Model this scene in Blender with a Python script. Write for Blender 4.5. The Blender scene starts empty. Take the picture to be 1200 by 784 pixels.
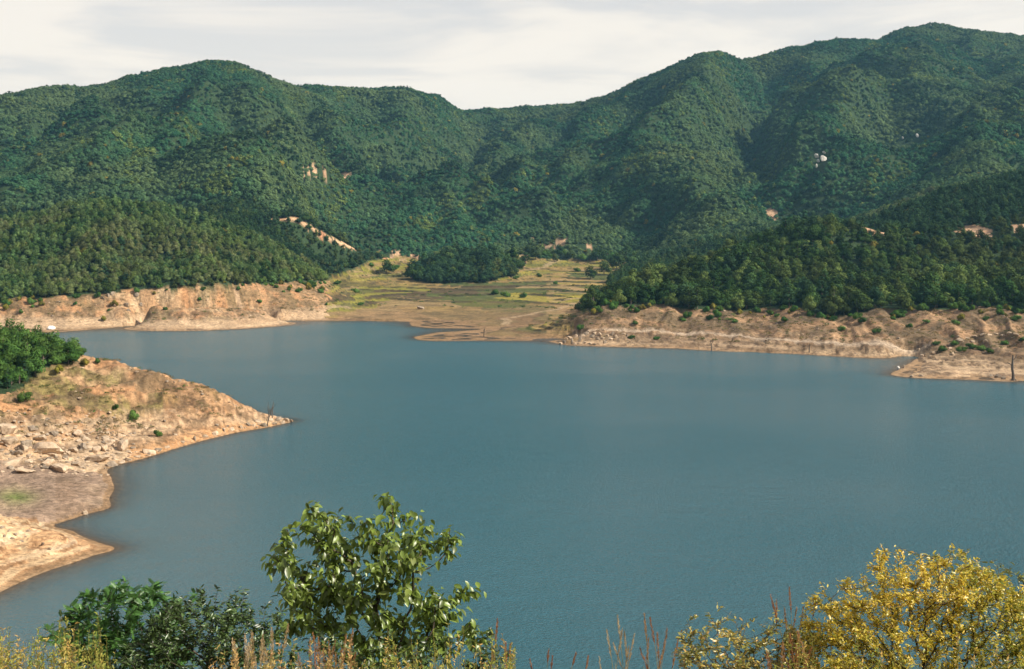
import bpy, math, random
import numpy as np
from mathutils import Vector

# ------------------------------------------------------------------ camera, sky, sun, exposure
F, CX, HY, HC = 1448.0, 600.0, 270.0, 40.0      # focal length and horizon of the photograph (1200 px wide), eye height over the water
SUN_AZ, SUN_EL = 105.0, 38.0                     # azimuth clockwise from the view direction (+Y)
scene = bpy.context.scene
col = scene.collection
cam_data = bpy.data.cameras.new('camera')
cam_data.sensor_width = 36.0
cam_data.lens = 36.0 * F / 1200.0
cam_data.shift_y = -(392.0 - HY) / 1200.0
cam_data.clip_start, cam_data.clip_end = 0.2, 20000.0
cam = bpy.data.objects.new('camera', cam_data)
cam.location = (0, 0, HC); cam.rotation_euler = (math.radians(90), 0, 0)
col.objects.link(cam); scene.camera = cam

world = bpy.data.worlds.new('World'); scene.world = world; world.use_nodes = True
wt = world.node_tree; wn, wl = wt.nodes, wt.links
wn.clear()
w_out = wn.new('ShaderNodeOutputWorld'); w_bg = wn.new('ShaderNodeBackground')
w_sky = wn.new('ShaderNodeTexSky'); w_sky.sky_type = 'NISHITA'; w_sky.sun_disc = False
w_sky.sun_elevation = math.radians(SUN_EL); w_sky.sun_rotation = math.radians(SUN_AZ)
w_sky.air_density = 1.0; w_sky.dust_density = 1.0; w_sky.altitude = 100
w_tc = wn.new('ShaderNodeTexCoord'); w_sep = wn.new('ShaderNodeSeparateXYZ')
wl.new(w_tc.outputs['Generated'], w_sep.inputs[0])
def wmath(op, a, b=None):
    n = wn.new('ShaderNodeMath'); n.operation = op
    for i, v in enumerate((a, b)):
        if v is None: continue
        if isinstance(v, (int, float)): n.inputs[i].default_value = v
        else: wl.new(v, n.inputs[i])
    return n.outputs[0]
up = wmath('MAXIMUM', w_sep.outputs['Z'], 0.03)
px_ = wmath('DIVIDE', w_sep.outputs['X'], up); py_ = wmath('DIVIDE', w_sep.outputs['Y'], up)
comb = wn.new('ShaderNodeCombineXYZ'); wl.new(px_, comb.inputs[0]); wl.new(py_, comb.inputs[1])
cmap = wn.new('ShaderNodeMapping'); cmap.inputs['Scale'].default_value = (0.55, 0.42, 1); cmap.inputs['Rotation'].default_value = (0, 0, 0.45)
wl.new(comb.outputs[0], cmap.inputs[0])
cn = wn.new('ShaderNodeTexNoise'); cn.inputs['Scale'].default_value = 1.0; cn.inputs['Detail'].default_value = 7; cn.inputs['Roughness'].default_value = 0.52
cn.inputs['Distortion'].default_value = 0.5
wl.new(cmap.outputs[0], cn.inputs['Vector'])
cr = wn.new('ShaderNodeMapRange'); cr.inputs['From Min'].default_value = 0.42; cr.inputs['From Max'].default_value = 0.60
cr.inputs['To Min'].default_value = 0.0; cr.inputs['To Max'].default_value = 1.0; cr.interpolation_type = 'SMOOTHSTEP'
wl.new(cn.outputs['Fac'], cr.inputs['Value'])
# thin high cloud: opacity grows with the path through it, so it is dense near the horizon and thin overhead
tau = wmath('ADD', wmath('MULTIPLY', cr.outputs[0], 0.20), 0.20)
opac = wmath('SUBTRACT', 1.0, wmath('EXPONENT', wmath('MULTIPLY', wmath('DIVIDE', tau, up), -1.0)))
veil = wn.new('ShaderNodeMix'); veil.data_type = 'RGBA'
veil.inputs['A'].default_value = (8.5, 7.6, 6.7, 1); veil.inputs['B'].default_value = (9.3, 8.35, 7.2, 1)
wl.new(cr.outputs[0], veil.inputs['Factor'])
wmix = wn.new('ShaderNodeMix'); wmix.data_type = 'RGBA'
wl.new(opac, wmix.inputs['Factor']); wl.new(w_sky.outputs[0], wmix.inputs['A']); wl.new(veil.outputs['Result'], wmix.inputs['B'])
wl.new(wmix.outputs['Result'], w_bg.inputs['Color']); w_bg.inputs['Strength'].default_value = 0.08
wl.new(w_bg.outputs[0], w_out.inputs[0])

sun_data = bpy.data.lights.new('sun', 'SUN'); sun_data.energy = 5.0; sun_data.angle = math.radians(0.53); sun_data.color = (1.0, 0.93, 0.80)
sun = bpy.data.objects.new('sun', sun_data); col.objects.link(sun)
_az, _el = math.radians(SUN_AZ), math.radians(SUN_EL)
sun.rotation_euler = Vector((math.sin(_az) * math.cos(_el), math.cos(_az) * math.cos(_el), math.sin(_el))).to_track_quat('Z', 'Y').to_euler()
sun.location = (300, 0, 400)

vs = scene.view_settings
scene.display_settings.display_device = 'sRGB'
vs.view_transform = 'Standard'; vs.look = 'None'; vs.exposure = 0.60; vs.gamma = 1.0; vs.use_curve_mapping = False
cy = scene.cycles
cy.use_denoising = True
cy.max_bounces = 6; cy.diffuse_bounces = 3; cy.glossy_bounces = 3; cy.transparent_max_bounces = 8; cy.volume_bounces = 0; cy.transmission_bounces = 3
cy.use_adaptive_sampling = True; cy.adaptive_threshold = 0.02

rng = np.random.default_rng(11); random.seed(11)

# ------------------------------------------------------------------ helpers
def smooth(a, b, x):
    t = np.clip((x - a) / (b - a), 0, 1); return t * t * (3 - 2 * t)
def _h(ix, iy, s):
    n = (ix.astype(np.int64) * 374761393 + iy.astype(np.int64) * 668265263 + s * 974634777) & 0x7fffffff
    n = ((n ^ (n >> 13)) * 1274126177) & 0x7fffffff
    return (n ^ (n >> 16)) & 0x7fffffff
def perlin(x, y, s=0):
    ix, iy = np.floor(x), np.floor(y); fx, fy = x - ix, y - iy
    ux, uy = fx * fx * fx * (fx * (fx * 6 - 15) + 10), fy * fy * fy * (fy * (fy * 6 - 15) + 10)
    def g(a, b):
        t = _h(ix + a, iy + b, s) * (2 * math.pi / 0x7fffffff)
        return np.cos(t) * (fx - a) + np.sin(t) * (fy - b)
    a = g(0, 0) * (1 - ux) + g(1, 0) * ux; b = g(0, 1) * (1 - ux) + g(1, 1) * ux
    return 1.5 * (a * (1 - uy) + b * uy)
def fbm(x, y, oct=4, s=0, gain=0.5):
    r = np.zeros_like(x); a = 1.0; f = 1.0
    for i in range(oct):
        r += a * perlin(x * f, y * f, s + i * 17); a *= gain; f *= 2.03
    return r
def ridged(x, y, oct=4, s=0):
    r = np.zeros_like(x); a = 1.0; f = 1.0
    for i in range(oct):
        r += a * (1 - np.abs(perlin(x * f, y * f, s + i * 17)) * 2); a *= 0.5; f *= 2.07
    return r
def in_poly(px, py, poly):
    c = np.zeros(px.shape, bool); n = len(poly)
    for i in range(n):
        x1, y1 = poly[i]; x2, y2 = poly[(i + 1) % n]
        if y1 == y2: continue
        c ^= ((y1 > py) != (y2 > py)) & (px < (x2 - x1) * (py - y1) / (y2 - y1) + x1)
    return c
def seg_dist(px, py, line):
    d = np.full(px.shape, 1e9)
    for (x1, y1), (x2, y2) in zip(line[:-1], line[1:]):
        vx, vy = x2 - x1, y2 - y1; L = vx * vx + vy * vy + 1e-9
        t = np.clip(((px - x1) * vx + (py - y1) * vy) / L, 0, 1)
        d = np.minimum(d, np.hypot(px - x1 - t * vx, py - y1 - t * vy))
    return d
def mesh_data(name, V, faces, mats=(), smooth_shade=False, attrs=None, mat_idx=None):
    """faces: list of integer arrays (K,3) or (K,4)"""
    me = bpy.data.meshes.new(name)
    V = np.asarray(V, np.float32)
    me.vertices.add(len(V)); me.vertices.foreach_set('co', V.ravel())
    faces = [np.asarray(f, np.int32) for f in faces if len(f)]
    loops = np.concatenate([f.ravel() for f in faces]) if faces else np.zeros(0, np.int32)
    tot = np.concatenate([np.full(len(f), f.shape[1], np.int32) for f in faces]) if faces else np.zeros(0, np.int32)
    start = np.concatenate([[0], np.cumsum(tot)[:-1]]).astype(np.int32) if len(tot) else tot
    me.loops.add(len(loops)); me.loops.foreach_set('vertex_index', loops)
    me.polygons.add(len(tot)); me.polygons.foreach_set('loop_start', start); me.polygons.foreach_set('loop_total', tot)
    if mat_idx is not None: me.polygons.foreach_set('material_index', np.asarray(mat_idx, np.int32))
    for m in mats: me.materials.append(m)
    me.update(calc_edges=True)
    me.polygons.foreach_set('use_smooth', np.full(len(tot), bool(smooth_shade)))
    if attrs:
        for k, a in attrs.items():
            a = np.asarray(a, np.float32)
            if a.ndim == 1:
                at = me.attributes.new(k, 'FLOAT', 'POINT'); at.data.foreach_set('value', a)
            else:
                at = me.attributes.new(k, 'FLOAT_COLOR', 'POINT')
                c4 = np.ones((len(a), 4), np.float32); c4[:, :3] = a; at.data.foreach_set('color', c4.ravel())
    me.validate(verbose=False)
    return me
def link(name, data, parent=None, loc=None, rot=None, scale=None):
    o = bpy.data.objects.new(name, data); col.objects.link(o)
    if parent: o.parent = parent
    if loc is not None: o.location = loc
    if rot is not None: o.rotation_euler = rot
    if scale is not None: o.scale = scale
    return o
def tag(o, label=None, cat=None, group=None, kind=None):
    if label: o['label'] = label
    if cat: o['category'] = cat
    if group: o['group'] = group
    if kind: o['kind'] = kind
    return o

# ------------------------------------------------------------------ materials
def new_mat(name):
    m = bpy.data.materials.new(name); m.use_nodes = True
    nt = m.node_tree; nt.nodes.clear()
    return m, nt.nodes, nt.links
def nd(N, kind, **kw):
    n = N.new(kind)
    for k, v in kw.items():
        if k in n.inputs: n.inputs[k].default_value = v
        else: setattr(n, k, v)
    return n
def mixc(N, L, fac, a, b, blend='MIX'):
    n = N.new('ShaderNodeMix'); n.data_type = 'RGBA'; n.blend_type = blend
    for key, v in (('Factor', fac), ('A', a), ('B', b)):
        s = n.inputs[key]
        if isinstance(v, (int, float)): s.default_value = v
        elif isinstance(v, tuple): s.default_value = v if len(v) == 4 else (*v, 1)
        else: L.new(v, s)
    return n.outputs['Result']
def ramp(N, L, src, lo, hi, a=0.0, b=1.0):
    n = N.new('ShaderNodeMapRange'); n.interpolation_type = 'SMOOTHSTEP'
    n.inputs['From Min'].default_value = lo; n.inputs['From Max'].default_value = hi
    n.inputs['To Min'].default_value = a; n.inputs['To Max'].default_value = b
    L.new(src, n.inputs['Value']); return n.outputs[0]

def terrain_material():
    m, N, L = new_mat('soil_and_litter')
    out = nd(N, 'ShaderNodeOutputMaterial'); bs = nd(N, 'ShaderNodeBsdfPrincipled', Roughness=0.95)
    bs.inputs['Specular IOR Level'].default_value = 0.15
    at = nd(N, 'ShaderNodeAttribute', attribute_name='Col')
    tc = nd(N, 'ShaderNodeNewGeometry')
    n1 = nd(N, 'ShaderNodeTexNoise', Scale=0.9, Detail=6.0, Roughness=0.65); L.new(tc.outputs['Position'], n1.inputs['Vector'])
    n2 = nd(N, 'ShaderNodeTexNoise', Scale=0.16, Detail=4.0, Roughness=0.6); L.new(tc.outputs['Position'], n2.inputs['Vector'])
    f1 = ramp(N, L, n1.outputs['Fac'], 0.3, 0.7, 0.62, 1.3)
    f2 = ramp(N, L, n2.outputs['Fac'], 0.3, 0.7, 0.82, 1.18)
    mul = nd(N, 'ShaderNodeMath', operation='MULTIPLY'); L.new(f1, mul.inputs[0]); L.new(f2, mul.inputs[1])
    cm = nd(N, 'ShaderNodeVectorMath', operation='SCALE'); L.new(at.outputs['Color'], cm.inputs[0]); L.new(mul.outputs[0], cm.inputs['Scale'])
    n4 = nd(N, 'ShaderNodeTexNoise', Scale=2.6, Detail=8.0, Roughness=0.75); L.new(tc.outputs['Position'], n4.inputs['Vector'])
    sp = nd(N, 'ShaderNodeVectorMath', operation='SCALE'); L.new(cm.outputs[0], sp.inputs[0]); L.new(ramp(N, L, n4.outputs['Fac'], 0.56, 0.62, 1.08, 0.5), sp.inputs['Scale'])
    L.new(sp.outputs[0], bs.inputs['Base Color'])
    bp = nd(N, 'ShaderNodeBump', Strength=0.8, Distance=0.6); L.new(n1.outputs['Fac'], bp.inputs['Height'])
    L.new(bp.outputs[0], bs.inputs['Normal']); L.new(bs.outputs[0], out.inputs[0])
    return m
def water_material():
    m, N, L = new_mat('lake_water')
    out = nd(N, 'ShaderNodeOutputMaterial')
    geo = nd(N, 'ShaderNodeNewGeometry')
    mp = nd(N, 'ShaderNodeMapping'); mp.inputs['Scale'].default_value = (0.7, 1.0, 1); mp.inputs['Rotation'].default_value = (0, 0, 0.35)
    L.new(geo.outputs['Position'], mp.inputs[0])
    w1 = nd(N, 'ShaderNodeTexNoise', Scale=2.6, Detail=4.0, Roughness=0.6); L.new(mp.outputs[0], w1.inputs['Vector'])
    w2 = nd(N, 'ShaderNodeTexNoise', Scale=0.25, Detail=2.0, Roughness=0.5); L.new(mp.outputs[0], w2.inputs['Vector'])
    w3 = nd(N, 'ShaderNodeTexNoise', Scale=0.012, Detail=3.0, Roughness=0.5); L.new(mp.outputs[0], w3.inputs['Vector'])
    ad = nd(N, 'ShaderNodeMath', operation='MULTIPLY_ADD'); ad.inputs[1].default_value = 1.0
    L.new(w2.outputs['Fac'], ad.inputs[0]); L.new(w1.outputs['Fac'], ad.inputs[2])
    bp = nd(N, 'ShaderNodeBump', Distance=0.42)
    L.new(ramp(N, L, w3.outputs['Fac'], 0.35, 0.65, 0.55, 1.0), bp.inputs['Strength']); L.new(ad.outputs[0], bp.inputs['Height'])
    dp = nd(N, 'ShaderNodeAttribute', attribute_name='depth')
    ex = nd(N, 'ShaderNodeMath', operation='MULTIPLY'); ex.inputs[1].default_value = -1.7; L.new(dp.outputs['Fac'], ex.inputs[0])
    e2 = nd(N, 'ShaderNodeMath', operation='EXPONENT'); L.new(ex.outputs[0], e2.inputs[0])
    body = nd(N, 'ShaderNodeBsdfDiffuse', Color=(0.030, 0.108, 0.140, 1)); L.new(bp.outputs[0], body.inputs['Normal'])
    tr = nd(N, 'ShaderNodeBsdfTransparent', Color=(0.62, 0.60, 0.50, 1))
    mx = nd(N, 'ShaderNodeMixShader'); L.new(e2.outputs[0], mx.inputs[0]); L.new(body.outputs[0], mx.inputs[1]); L.new(tr.outputs[0], mx.inputs[2])
    gl = nd(N, 'ShaderNodeBsdfGlossy', Roughness=0.13); L.new(bp.outputs[0], gl.inputs['Normal'])
    fr = nd(N, 'ShaderNodeFresnel', IOR=1.33); L.new(bp.outputs[0], fr.inputs['Normal'])
    fm = nd(N, 'ShaderNodeMath', operation='MINIMUM'); fm.inputs[1].default_value = 0.8; L.new(fr.outputs[0], fm.inputs[0])
    m2 = nd(N, 'ShaderNodeMixShader'); L.new(fm.outputs[0], m2.inputs[0]); L.new(mx.outputs[0], m2.inputs[1]); L.new(gl.outputs[0], m2.inputs[2])
    L.new(m2.outputs[0], out.inputs[0])
    return m
def leaf_material(name, c1, c2, c3=None, spread=0.35, gloss=0.0, transl=0.25, patch=0.0, use_tint=True, vary=0.3):
    """c1-c2 by instance, c3 a rarer third tone in patches"""
    m, N, L = new_mat(name)
    out = nd(N, 'ShaderNodeOutputMaterial')
    oi = nd(N, 'ShaderNodeObjectInfo')
    c = mixc(N, L, oi.outputs['Random'], (*c1, 1), (*c2, 1))
    if c3 is not None:
        nz = nd(N, 'ShaderNodeTexNoise', Scale=patch, Detail=3.0, Roughness=0.6); L.new(oi.outputs['Location'], nz.inputs['Vector'])
        c = mixc(N, L, ramp(N, L, nz.outputs['Fac'], 0.42, 0.62), c, (*c3, 1))
    wn_ = nd(N, 'ShaderNodeTexWhiteNoise', noise_dimensions='3D'); L.new(oi.outputs['Location'], wn_.inputs['Vector'])
    s0 = nd(N, 'ShaderNodeVectorMath', operation='SCALE'); L.new(c, s0.inputs[0]); L.new(ramp(N, L, wn_.outputs['Value'], 0, 1, 1 - vary, 1 + vary), s0.inputs['Scale']); c = s0.outputs[0]
    if use_tint:
        ti = nd(N, 'ShaderNodeAttribute', attribute_name='tint')
        sc = nd(N, 'ShaderNodeVectorMath', operation='SCALE'); L.new(c, sc.inputs[0])
        L.new(ramp(N, L, ti.outputs['Fac'], 0, 1, 1 - spread, 1 + spread), sc.inputs['Scale']); c = sc.outputs[0]
    d = nd(N, 'ShaderNodeBsdfDiffuse'); L.new(c, d.inputs['Color'])
    t = nd(N, 'ShaderNodeBsdfTranslucent'); L.new(c, t.inputs['Color'])
    mx = nd(N, 'ShaderNodeMixShader'); mx.inputs[0].default_value = transl
    L.new(d.outputs[0], mx.inputs[1]); L.new(t.outputs[0], mx.inputs[2]); s = mx.outputs[0]
    if gloss > 0:
        g = nd(N, 'ShaderNodeBsdfGlossy', Roughness=0.38); m2 = nd(N, 'ShaderNodeMixShader'); m2.inputs[0].default_value = gloss
        L.new(s, m2.inputs[1]); L.new(g.outputs[0], m2.inputs[2]); s = m2.outputs[0]
    L.new(s, out.inputs[0]); return m
def plain_material(name, c1, c2, scale=3.0, rough=0.9, bump=0.4, dist=0.03, coord='Object'):
    m, N, L = new_mat(name)
    out = nd(N, 'ShaderNodeOutputMaterial'); bs = nd(N, 'ShaderNodeBsdfPrincipled', Roughness=rough)
    bs.inputs['Specular IOR Level'].default_value = 0.25
    tc = nd(N, 'ShaderNodeTexCoord')
    nz = nd(N, 'ShaderNodeTexNoise', Scale=scale, Detail=5.0, Roughness=0.65); L.new(tc.outputs[coord], nz.inputs['Vector'])
    oi = nd(N, 'ShaderNodeObjectInfo')
    c = mixc(N, L, ramp(N, L, nz.outputs['Fac'], 0.3, 0.7), (*c1, 1), (*c2, 1))
    sc = nd(N, 'ShaderNodeVectorMath', operation='SCALE'); L.new(c, sc.inputs[0])
    L.new(ramp(N, L, oi.outputs['Random'], 0, 1, 0.82, 1.14), sc.inputs['Scale'])
    L.new(sc.outputs[0], bs.inputs['Base Color'])
    bp = nd(N, 'ShaderNodeBump', Strength=bump, Distance=dist); L.new(nz.outputs['Fac'], bp.inputs['Height']); L.new(bp.outputs[0], bs.inputs['Normal'])
    L.new(bs.outputs[0], out.inputs[0]); return m
# ------------------------------------------------------------------ terrain: a height field through surveyed points
CP = []                                              # control points (X, Y, Z)
def P(px, py, Y, tree=0.0): return ((px - CX) / F * Y, Y, HC - (py - HY) / F * Y - tree)
def SH(px, py):                                      # a point of the waterline
    Y = HC * F / (py - HY); return ((px - CX) / F * Y, Y, 0.0)
def addline(pts, step):
    for a, b in zip(pts[:-1], pts[1:]):
        n = max(1, int(math.dist(a, b) / step))
        for i in range(n):
            t = i / n; CP.append(tuple(a[k] + (b[k] - a[k]) * t for k in range(3)))
    CP.append(tuple(pts[-1]))
far_shore = [(-420, 404), (-260, 398), (-120, 394), (0, 391), (70, 389), (133, 384), (160, 381), (213, 378), (273, 375.5), (300, 375), (353, 376), (420, 376),
             (478, 377), (483, 382), (500, 384), (530, 384.7), (556, 385.2), (563, 386.3), (548, 387.4), (510, 390), (485, 395), (490, 398), (510, 399.4), (567, 399), (647, 399.3), (651, 402), (671, 405),
             (737, 407), (795, 408.5), (834, 411), (900, 413.5), (944, 415.5), (988, 418), (1041, 419.5), (1067, 417), (1076, 418), (1070, 423), (1052, 434),
             (1047, 440), (1076, 443), (1135, 445), (1181, 447), (1200, 446), (1300, 450), (1480, 440), (1750, 425)]
left_shore = [(-420, 440), (-150, 430), (0, 430), (93, 437), (143, 447), (195, 455), (243, 466), (286, 481), (325, 490), (344, 492.5), (335, 496), (312, 501), (277, 507), (243, 515), (208, 525), (173, 536),
              (134, 546), (126, 551), (130, 559), (134, 572), (128, 585), (126, 596), (100, 603), (66, 614), (95, 628), (126, 639), (133, 644), (121, 648),
              (87, 659), (43, 674), (0, 694), (-100, 738)]
addline([SH(*p) for p in far_shore], 7.0)
addline([SH(*p) for p in left_shore], 4.0)
addline([SH(-100, 738), (-62, 112, 0), (-40, 98, 0), (0, 93, 0), (40, 92, 0), (100, 94, 0), (170, 105, 0), (260, 140, 0), (330, 220, 0), (380, 320, 0), (430, 420, 0)], 9.0)
# lake bed
for x, y, z in [(0, 200, -10), (0, 300, -12), (0, 400, -9), (-60, 455, -6), (100, 300, -11), (-100, 350, -8), (150, 230, -10), (60, 140, -8), (-30, 135, -7), (250, 220, -9),
                (-50, 176, -3), (-130, 420, -6), (-55, 225, -5), (0, 110, -5), (100, 118, -5), (50, 380, -8), (-250, 400, -5), (-60, 505, -3), (-90, 500, -3),
                (200, 290, -7), (-20, 250, -10), (60, 220, -11), (300, 300, -7), (-170, 460, -3), (-20, 430, -4),
                (80, 400, -4), (20, 415, -3), (-150, 340, -4)]: CP.append((x, y, z))
# hillside under the camera
for x in (-70, -35, -12, 0, 12, 35, 70):
    for y in (0, 7, 14, 24, 40, 60, 78):
        z = 38.4 - 0.30 * y if y < 14 else 34.2 - 0.44 * (y - 14)
        CP.append((x, y, z + 0.0 * x))
for p in [(0, -40, 52), (-90, -30, 50), (90, -30, 50), (0, -300, 120), (-260, -200, 100), (260, -200, 100), (-200, 40, 42), (200, 30, 36), (300, 90, 24), (420, 200, 30), (500, 330, 40), (600, 500, 70), (-230, 130, 40)]: CP.append(p)
# left promontory, mud cove and sand spit
addline([P(*p) for p in [(330, 491, 258), (312, 487, 258), (286, 476, 259), (243, 459, 255), (195, 446, 256), (143, 432, 260), (93, 419, 265), (50, 410, 265), (0, 404, 264), (-150, 372, 258), (-420, 330, 250)]], 5.0)
for p in [(0, 470, 232), (60, 470, 238), (120, 480, 240), (180, 490, 243), (0, 520, 212), (60, 528, 212), (110, 530, 218), (-120, 450, 225), (-250, 420, 210), (0, 447, 243), (60, 440, 252)]: CP.append(P(*p))
for p in [(0, 557, 196), (50, 560, 195.5), (100, 558, 198.5), (0, 580, 181), (60, 588, 178), (100, 580, 184), (-60, 560, 188), (-60, 590, 172), (0, 603, 166.5), (30, 609, 167), (60, 606, 170), (115, 570, 191)]: CP.append(P(*p))
addline([P(*p) for p in [(110, 638, 156.5), (60, 629, 157), (0, 612, 160), (-100, 570, 160), (-250, 520, 155)]], 5.0)
CP.append(P(0, 650, 149)); CP.append(P(-100, 650, 142)); CP.append(P(-220, 640, 132))
# far left beach, bank and wooded hill
addline([P(*p) for p in [(-250, 385, 500), (-100, 379, 505), (0, 374, 512), (70, 372, 514), (130, 370, 519), (200, 367, 528), (280, 364, 540), (350, 366, 556)]], 8.0)
addline([P(*p) for p in [(-250, 360, 510), (-100, 356, 520), (0, 352, 528), (70, 347, 532), (130, 343, 540), (170, 339, 544), (205, 337, 546), (260, 335, 556), (300, 333, 572), (340, 331, 604), (378, 331, 645)]], 8.0)
T = 4.5
addline([P(*p, T) for p in [(-300, 245, 700), (-200, 258, 700), (-80, 264, 700), (0, 258, 690), (40, 247, 690), (90, 236, 690), (130, 231, 690), (170, 236, 690), (210, 247, 690), (260, 260, 690), (300, 273, 695), (340, 292, 700), (370, 308, 695), (388, 322, 680)]], 12.0)
addline([P(*p, T) for p in [(130, 231, 690), (120, 272, 615), (110, 320, 558)]], 14)
addline([P(*p, T) for p in [(210, 247, 690), (235, 290, 620), (240, 318, 575)]], 14)
addline([P(*p, T) for p in [(300, 273, 695), (315, 297, 645), (330, 315, 620)]], 14)
for p in [(60, 300, 612), (180, 300, 622), (275, 305, 625), (0, 300, 610)]: CP.append(P(*p, T))
for p in [(0, 258, 780), (120, 248, 790), (220, 262, 790), (-150, 255, 800)]: CP.append(P(*p, T))
# the dirt road on its low spur behind the hill
road = [(318, 254, 826), (335, 253, 828), (350, 254, 830), (362, 259, 833), (372, 265, 836), (382, 270, 840), (388, 275, 842), (396, 280, 845), (410, 287, 850), (425, 292, 868), (445, 296, 895), (470, 301, 925)]
addline([P(*p) for p in road], 10.0)
for p in [(340, 285, 780), (380, 300, 780), (415, 305, 800), (300, 270, 780)]: CP.append(P(*p, T))
# valley floor
for Y in (560, 600, 650, 700, 760, 820, 890, 960, 1020):
    for px in range(380, 761, 40):
        if px < 420 and Y < 690 and Y > 560: continue
        z = 0.030 * (Y - 536) if px < 640 else 0.030 * (Y - 520) + 0.4
        if 640 < px and Y < 600: z += 1.0
        if px > 700 and Y < 560: continue
        if 470 < px < 620 and 745 < Y < 880: continue
        CP.append(((px - CX) / F * Y, Y, z))
for p in [(500, 316, 795), (525, 300, 812), (550, 291, 825), (570, 289, 828), (590, 297, 830), (610, 310, 830), (545, 312, 795)]: CP.append(P(*p, 4.5))
for p in [(620, 288, 930), (645, 292, 940), (600, 286, 925)]: CP.append(P(*p, 5))
for p in [(520, 394.5, 461), (560, 393, 466), (610, 391, 468), (650, 391, 463), (600, 384, 502), (640, 380, 515), (520, 380, 521), (580, 380, 518), (450, 373, 548), (670, 396, 455)]: CP.append(P(*p))
# right promontory: lower bench with the track, bank, wooded hill
track = [(688, 388, 448), (720, 387.5, 448), (760, 388, 447), (800, 389, 442), (834, 391, 436), (870, 394, 428), (900, 397, 418), (930, 399, 411), (960, 401, 405), (1000, 402.5, 400), (1040, 404, 396), (1085, 405.5, 392)]
addline([P(*p) for p in track], 7.0)
addline([P(*p) for p in [(690, 366, 466), (712, 357, 470), (760, 358, 470), (800, 361, 466), (860, 364, 463), (900, 362, 460), (940, 362, 452), (965, 370, 440), (1000, 371, 436), (1030, 362, 436), (1100, 362, 432), (1200, 363, 424), (1350, 362, 410)]], 8.0)
T = 7.5
addline([P(*p, T) for p in [(718, 338, 490), (740, 320, 512), (790, 303, 532), (850, 287, 545), (920, 266, 560), (960, 256, 566), (1000, 264, 560)]], 12)
for p in [(1030, 276, 548), (1060, 282, 540), (1120, 286, 530), (1200, 290, 505), (1350, 285, 490)]: CP.append(P(*p, T + 3))
for p in [(800, 335, 490), (900, 325, 492), (1000, 325, 485), (1100, 325, 470), (1200, 325, 455)]: CP.append(P(*p, T - 1))
addline([P(*p) for p in [(1008, 267, 585), (1040, 276, 585), (1080, 279, 585), (1130, 276, 588), (1170, 268, 585), (1200, 268, 575), (1350, 262, 560)]], 10)
addline([P(*p, T) for p in [(1003, 258, 650), (1020, 248, 660), (1060, 232, 680), (1100, 217, 700), (1150, 207, 710), (1200, 190, 730), (1300, 165, 750), (1450, 140, 760)]], 14)
for p in [(1060, 240, 780), (1150, 215, 800), (1250, 195, 830), (960, 262, 700), (860, 290, 680), (760, 310, 640), (720, 330, 600)]: CP.append(P(*p, T + 2))
# rocky point at the far right
addline([P(*p) for p in [(1085, 414, 385), (1110, 407, 388), (1150, 395, 394), (1200, 386, 398), (1350, 380, 395)]], 7)
for p in [(1110, 425, 362), (1160, 424, 362), (1200, 418, 364), (1135, 436, 344), (1300, 420, 360)]: CP.append(P(*p))

# mountains: crest and foot lines give a mean slope; spurs lie in front of it, ravines behind it
crest = [(-330, 175, 1250), (-150, 140, 1300), (0, 112, 1350), (60, 100, 1370), (105, 97, 1380), (150, 93, 1390), (185, 79, 1400), (215, 71, 1400), (245, 67, 1400), (280, 69, 1400), (310, 81, 1410), (345, 96, 1440), (400, 101, 1500),
         (440, 105, 1540), (485, 102, 1560), (515, 113, 1620), (545, 127, 1720), (575, 130, 1780), (605, 127, 1780), (640, 123, 1740), (700, 109, 1660), (750, 93, 1590), (795, 75, 1530), (830, 61, 1490), (860, 64, 1530), (880, 68, 1600),
         (920, 53, 1620), (985, 44, 1640), (1035, 39, 1660), (1060, 29, 1680), (1090, 27, 1690), (1140, 31, 1690), (1200, 36, 1680), (1300, 50, 1660), (1500, 90, 1600)]
foot = [(-330, 262, 860), (0, 262, 880), (200, 262, 890), (330, 262, 900), (400, 284, 960), (450, 289, 1040), (600, 289, 1075), (700, 289, 1090), (760, 289, 1060), (850, 292, 1000), (1000, 270, 980), (1100, 240, 960), (1200, 215, 950), (1500, 180, 940)]
TM = 4.0
def _at(tab, px):
    xs = [t[0] for t in tab]; return np.interp(px, xs, [t[1] for t in tab]), np.interp(px, xs, [t[2] for t in tab])
def slope_Y(px, py):
    yc, Yc = _at(crest, px); yb, Yb = _at(foot, px)
    Zc = HC - (yc - HY) / F * Yc; Zb = HC - (yb - HY) / F * Yb; s = (Zc - Zb) / (Yc - Yb)
    k = (HY - py) / F - s
    return float(np.clip((Zb - HC - Yb * s) / k, Yb * 0.9, Yc)) if abs(k) > 1e-6 else Yb
def M(px, py, d): return P(px, py, slope_Y(px, py) + 2.1 * d, TM)
_c0 = len(CP); addline([P(*p, TM) for p in crest], 20.0); _c1 = len(CP)
addline([P(*p, TM) for p in foot], 35.0)
for px, py, Y in crest[::2]: CP.append((px / F * (Y + 260) - CX / F * (Y + 260), Y + 260, (HC - (py - HY) / F * Y) * 0.62))
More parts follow.
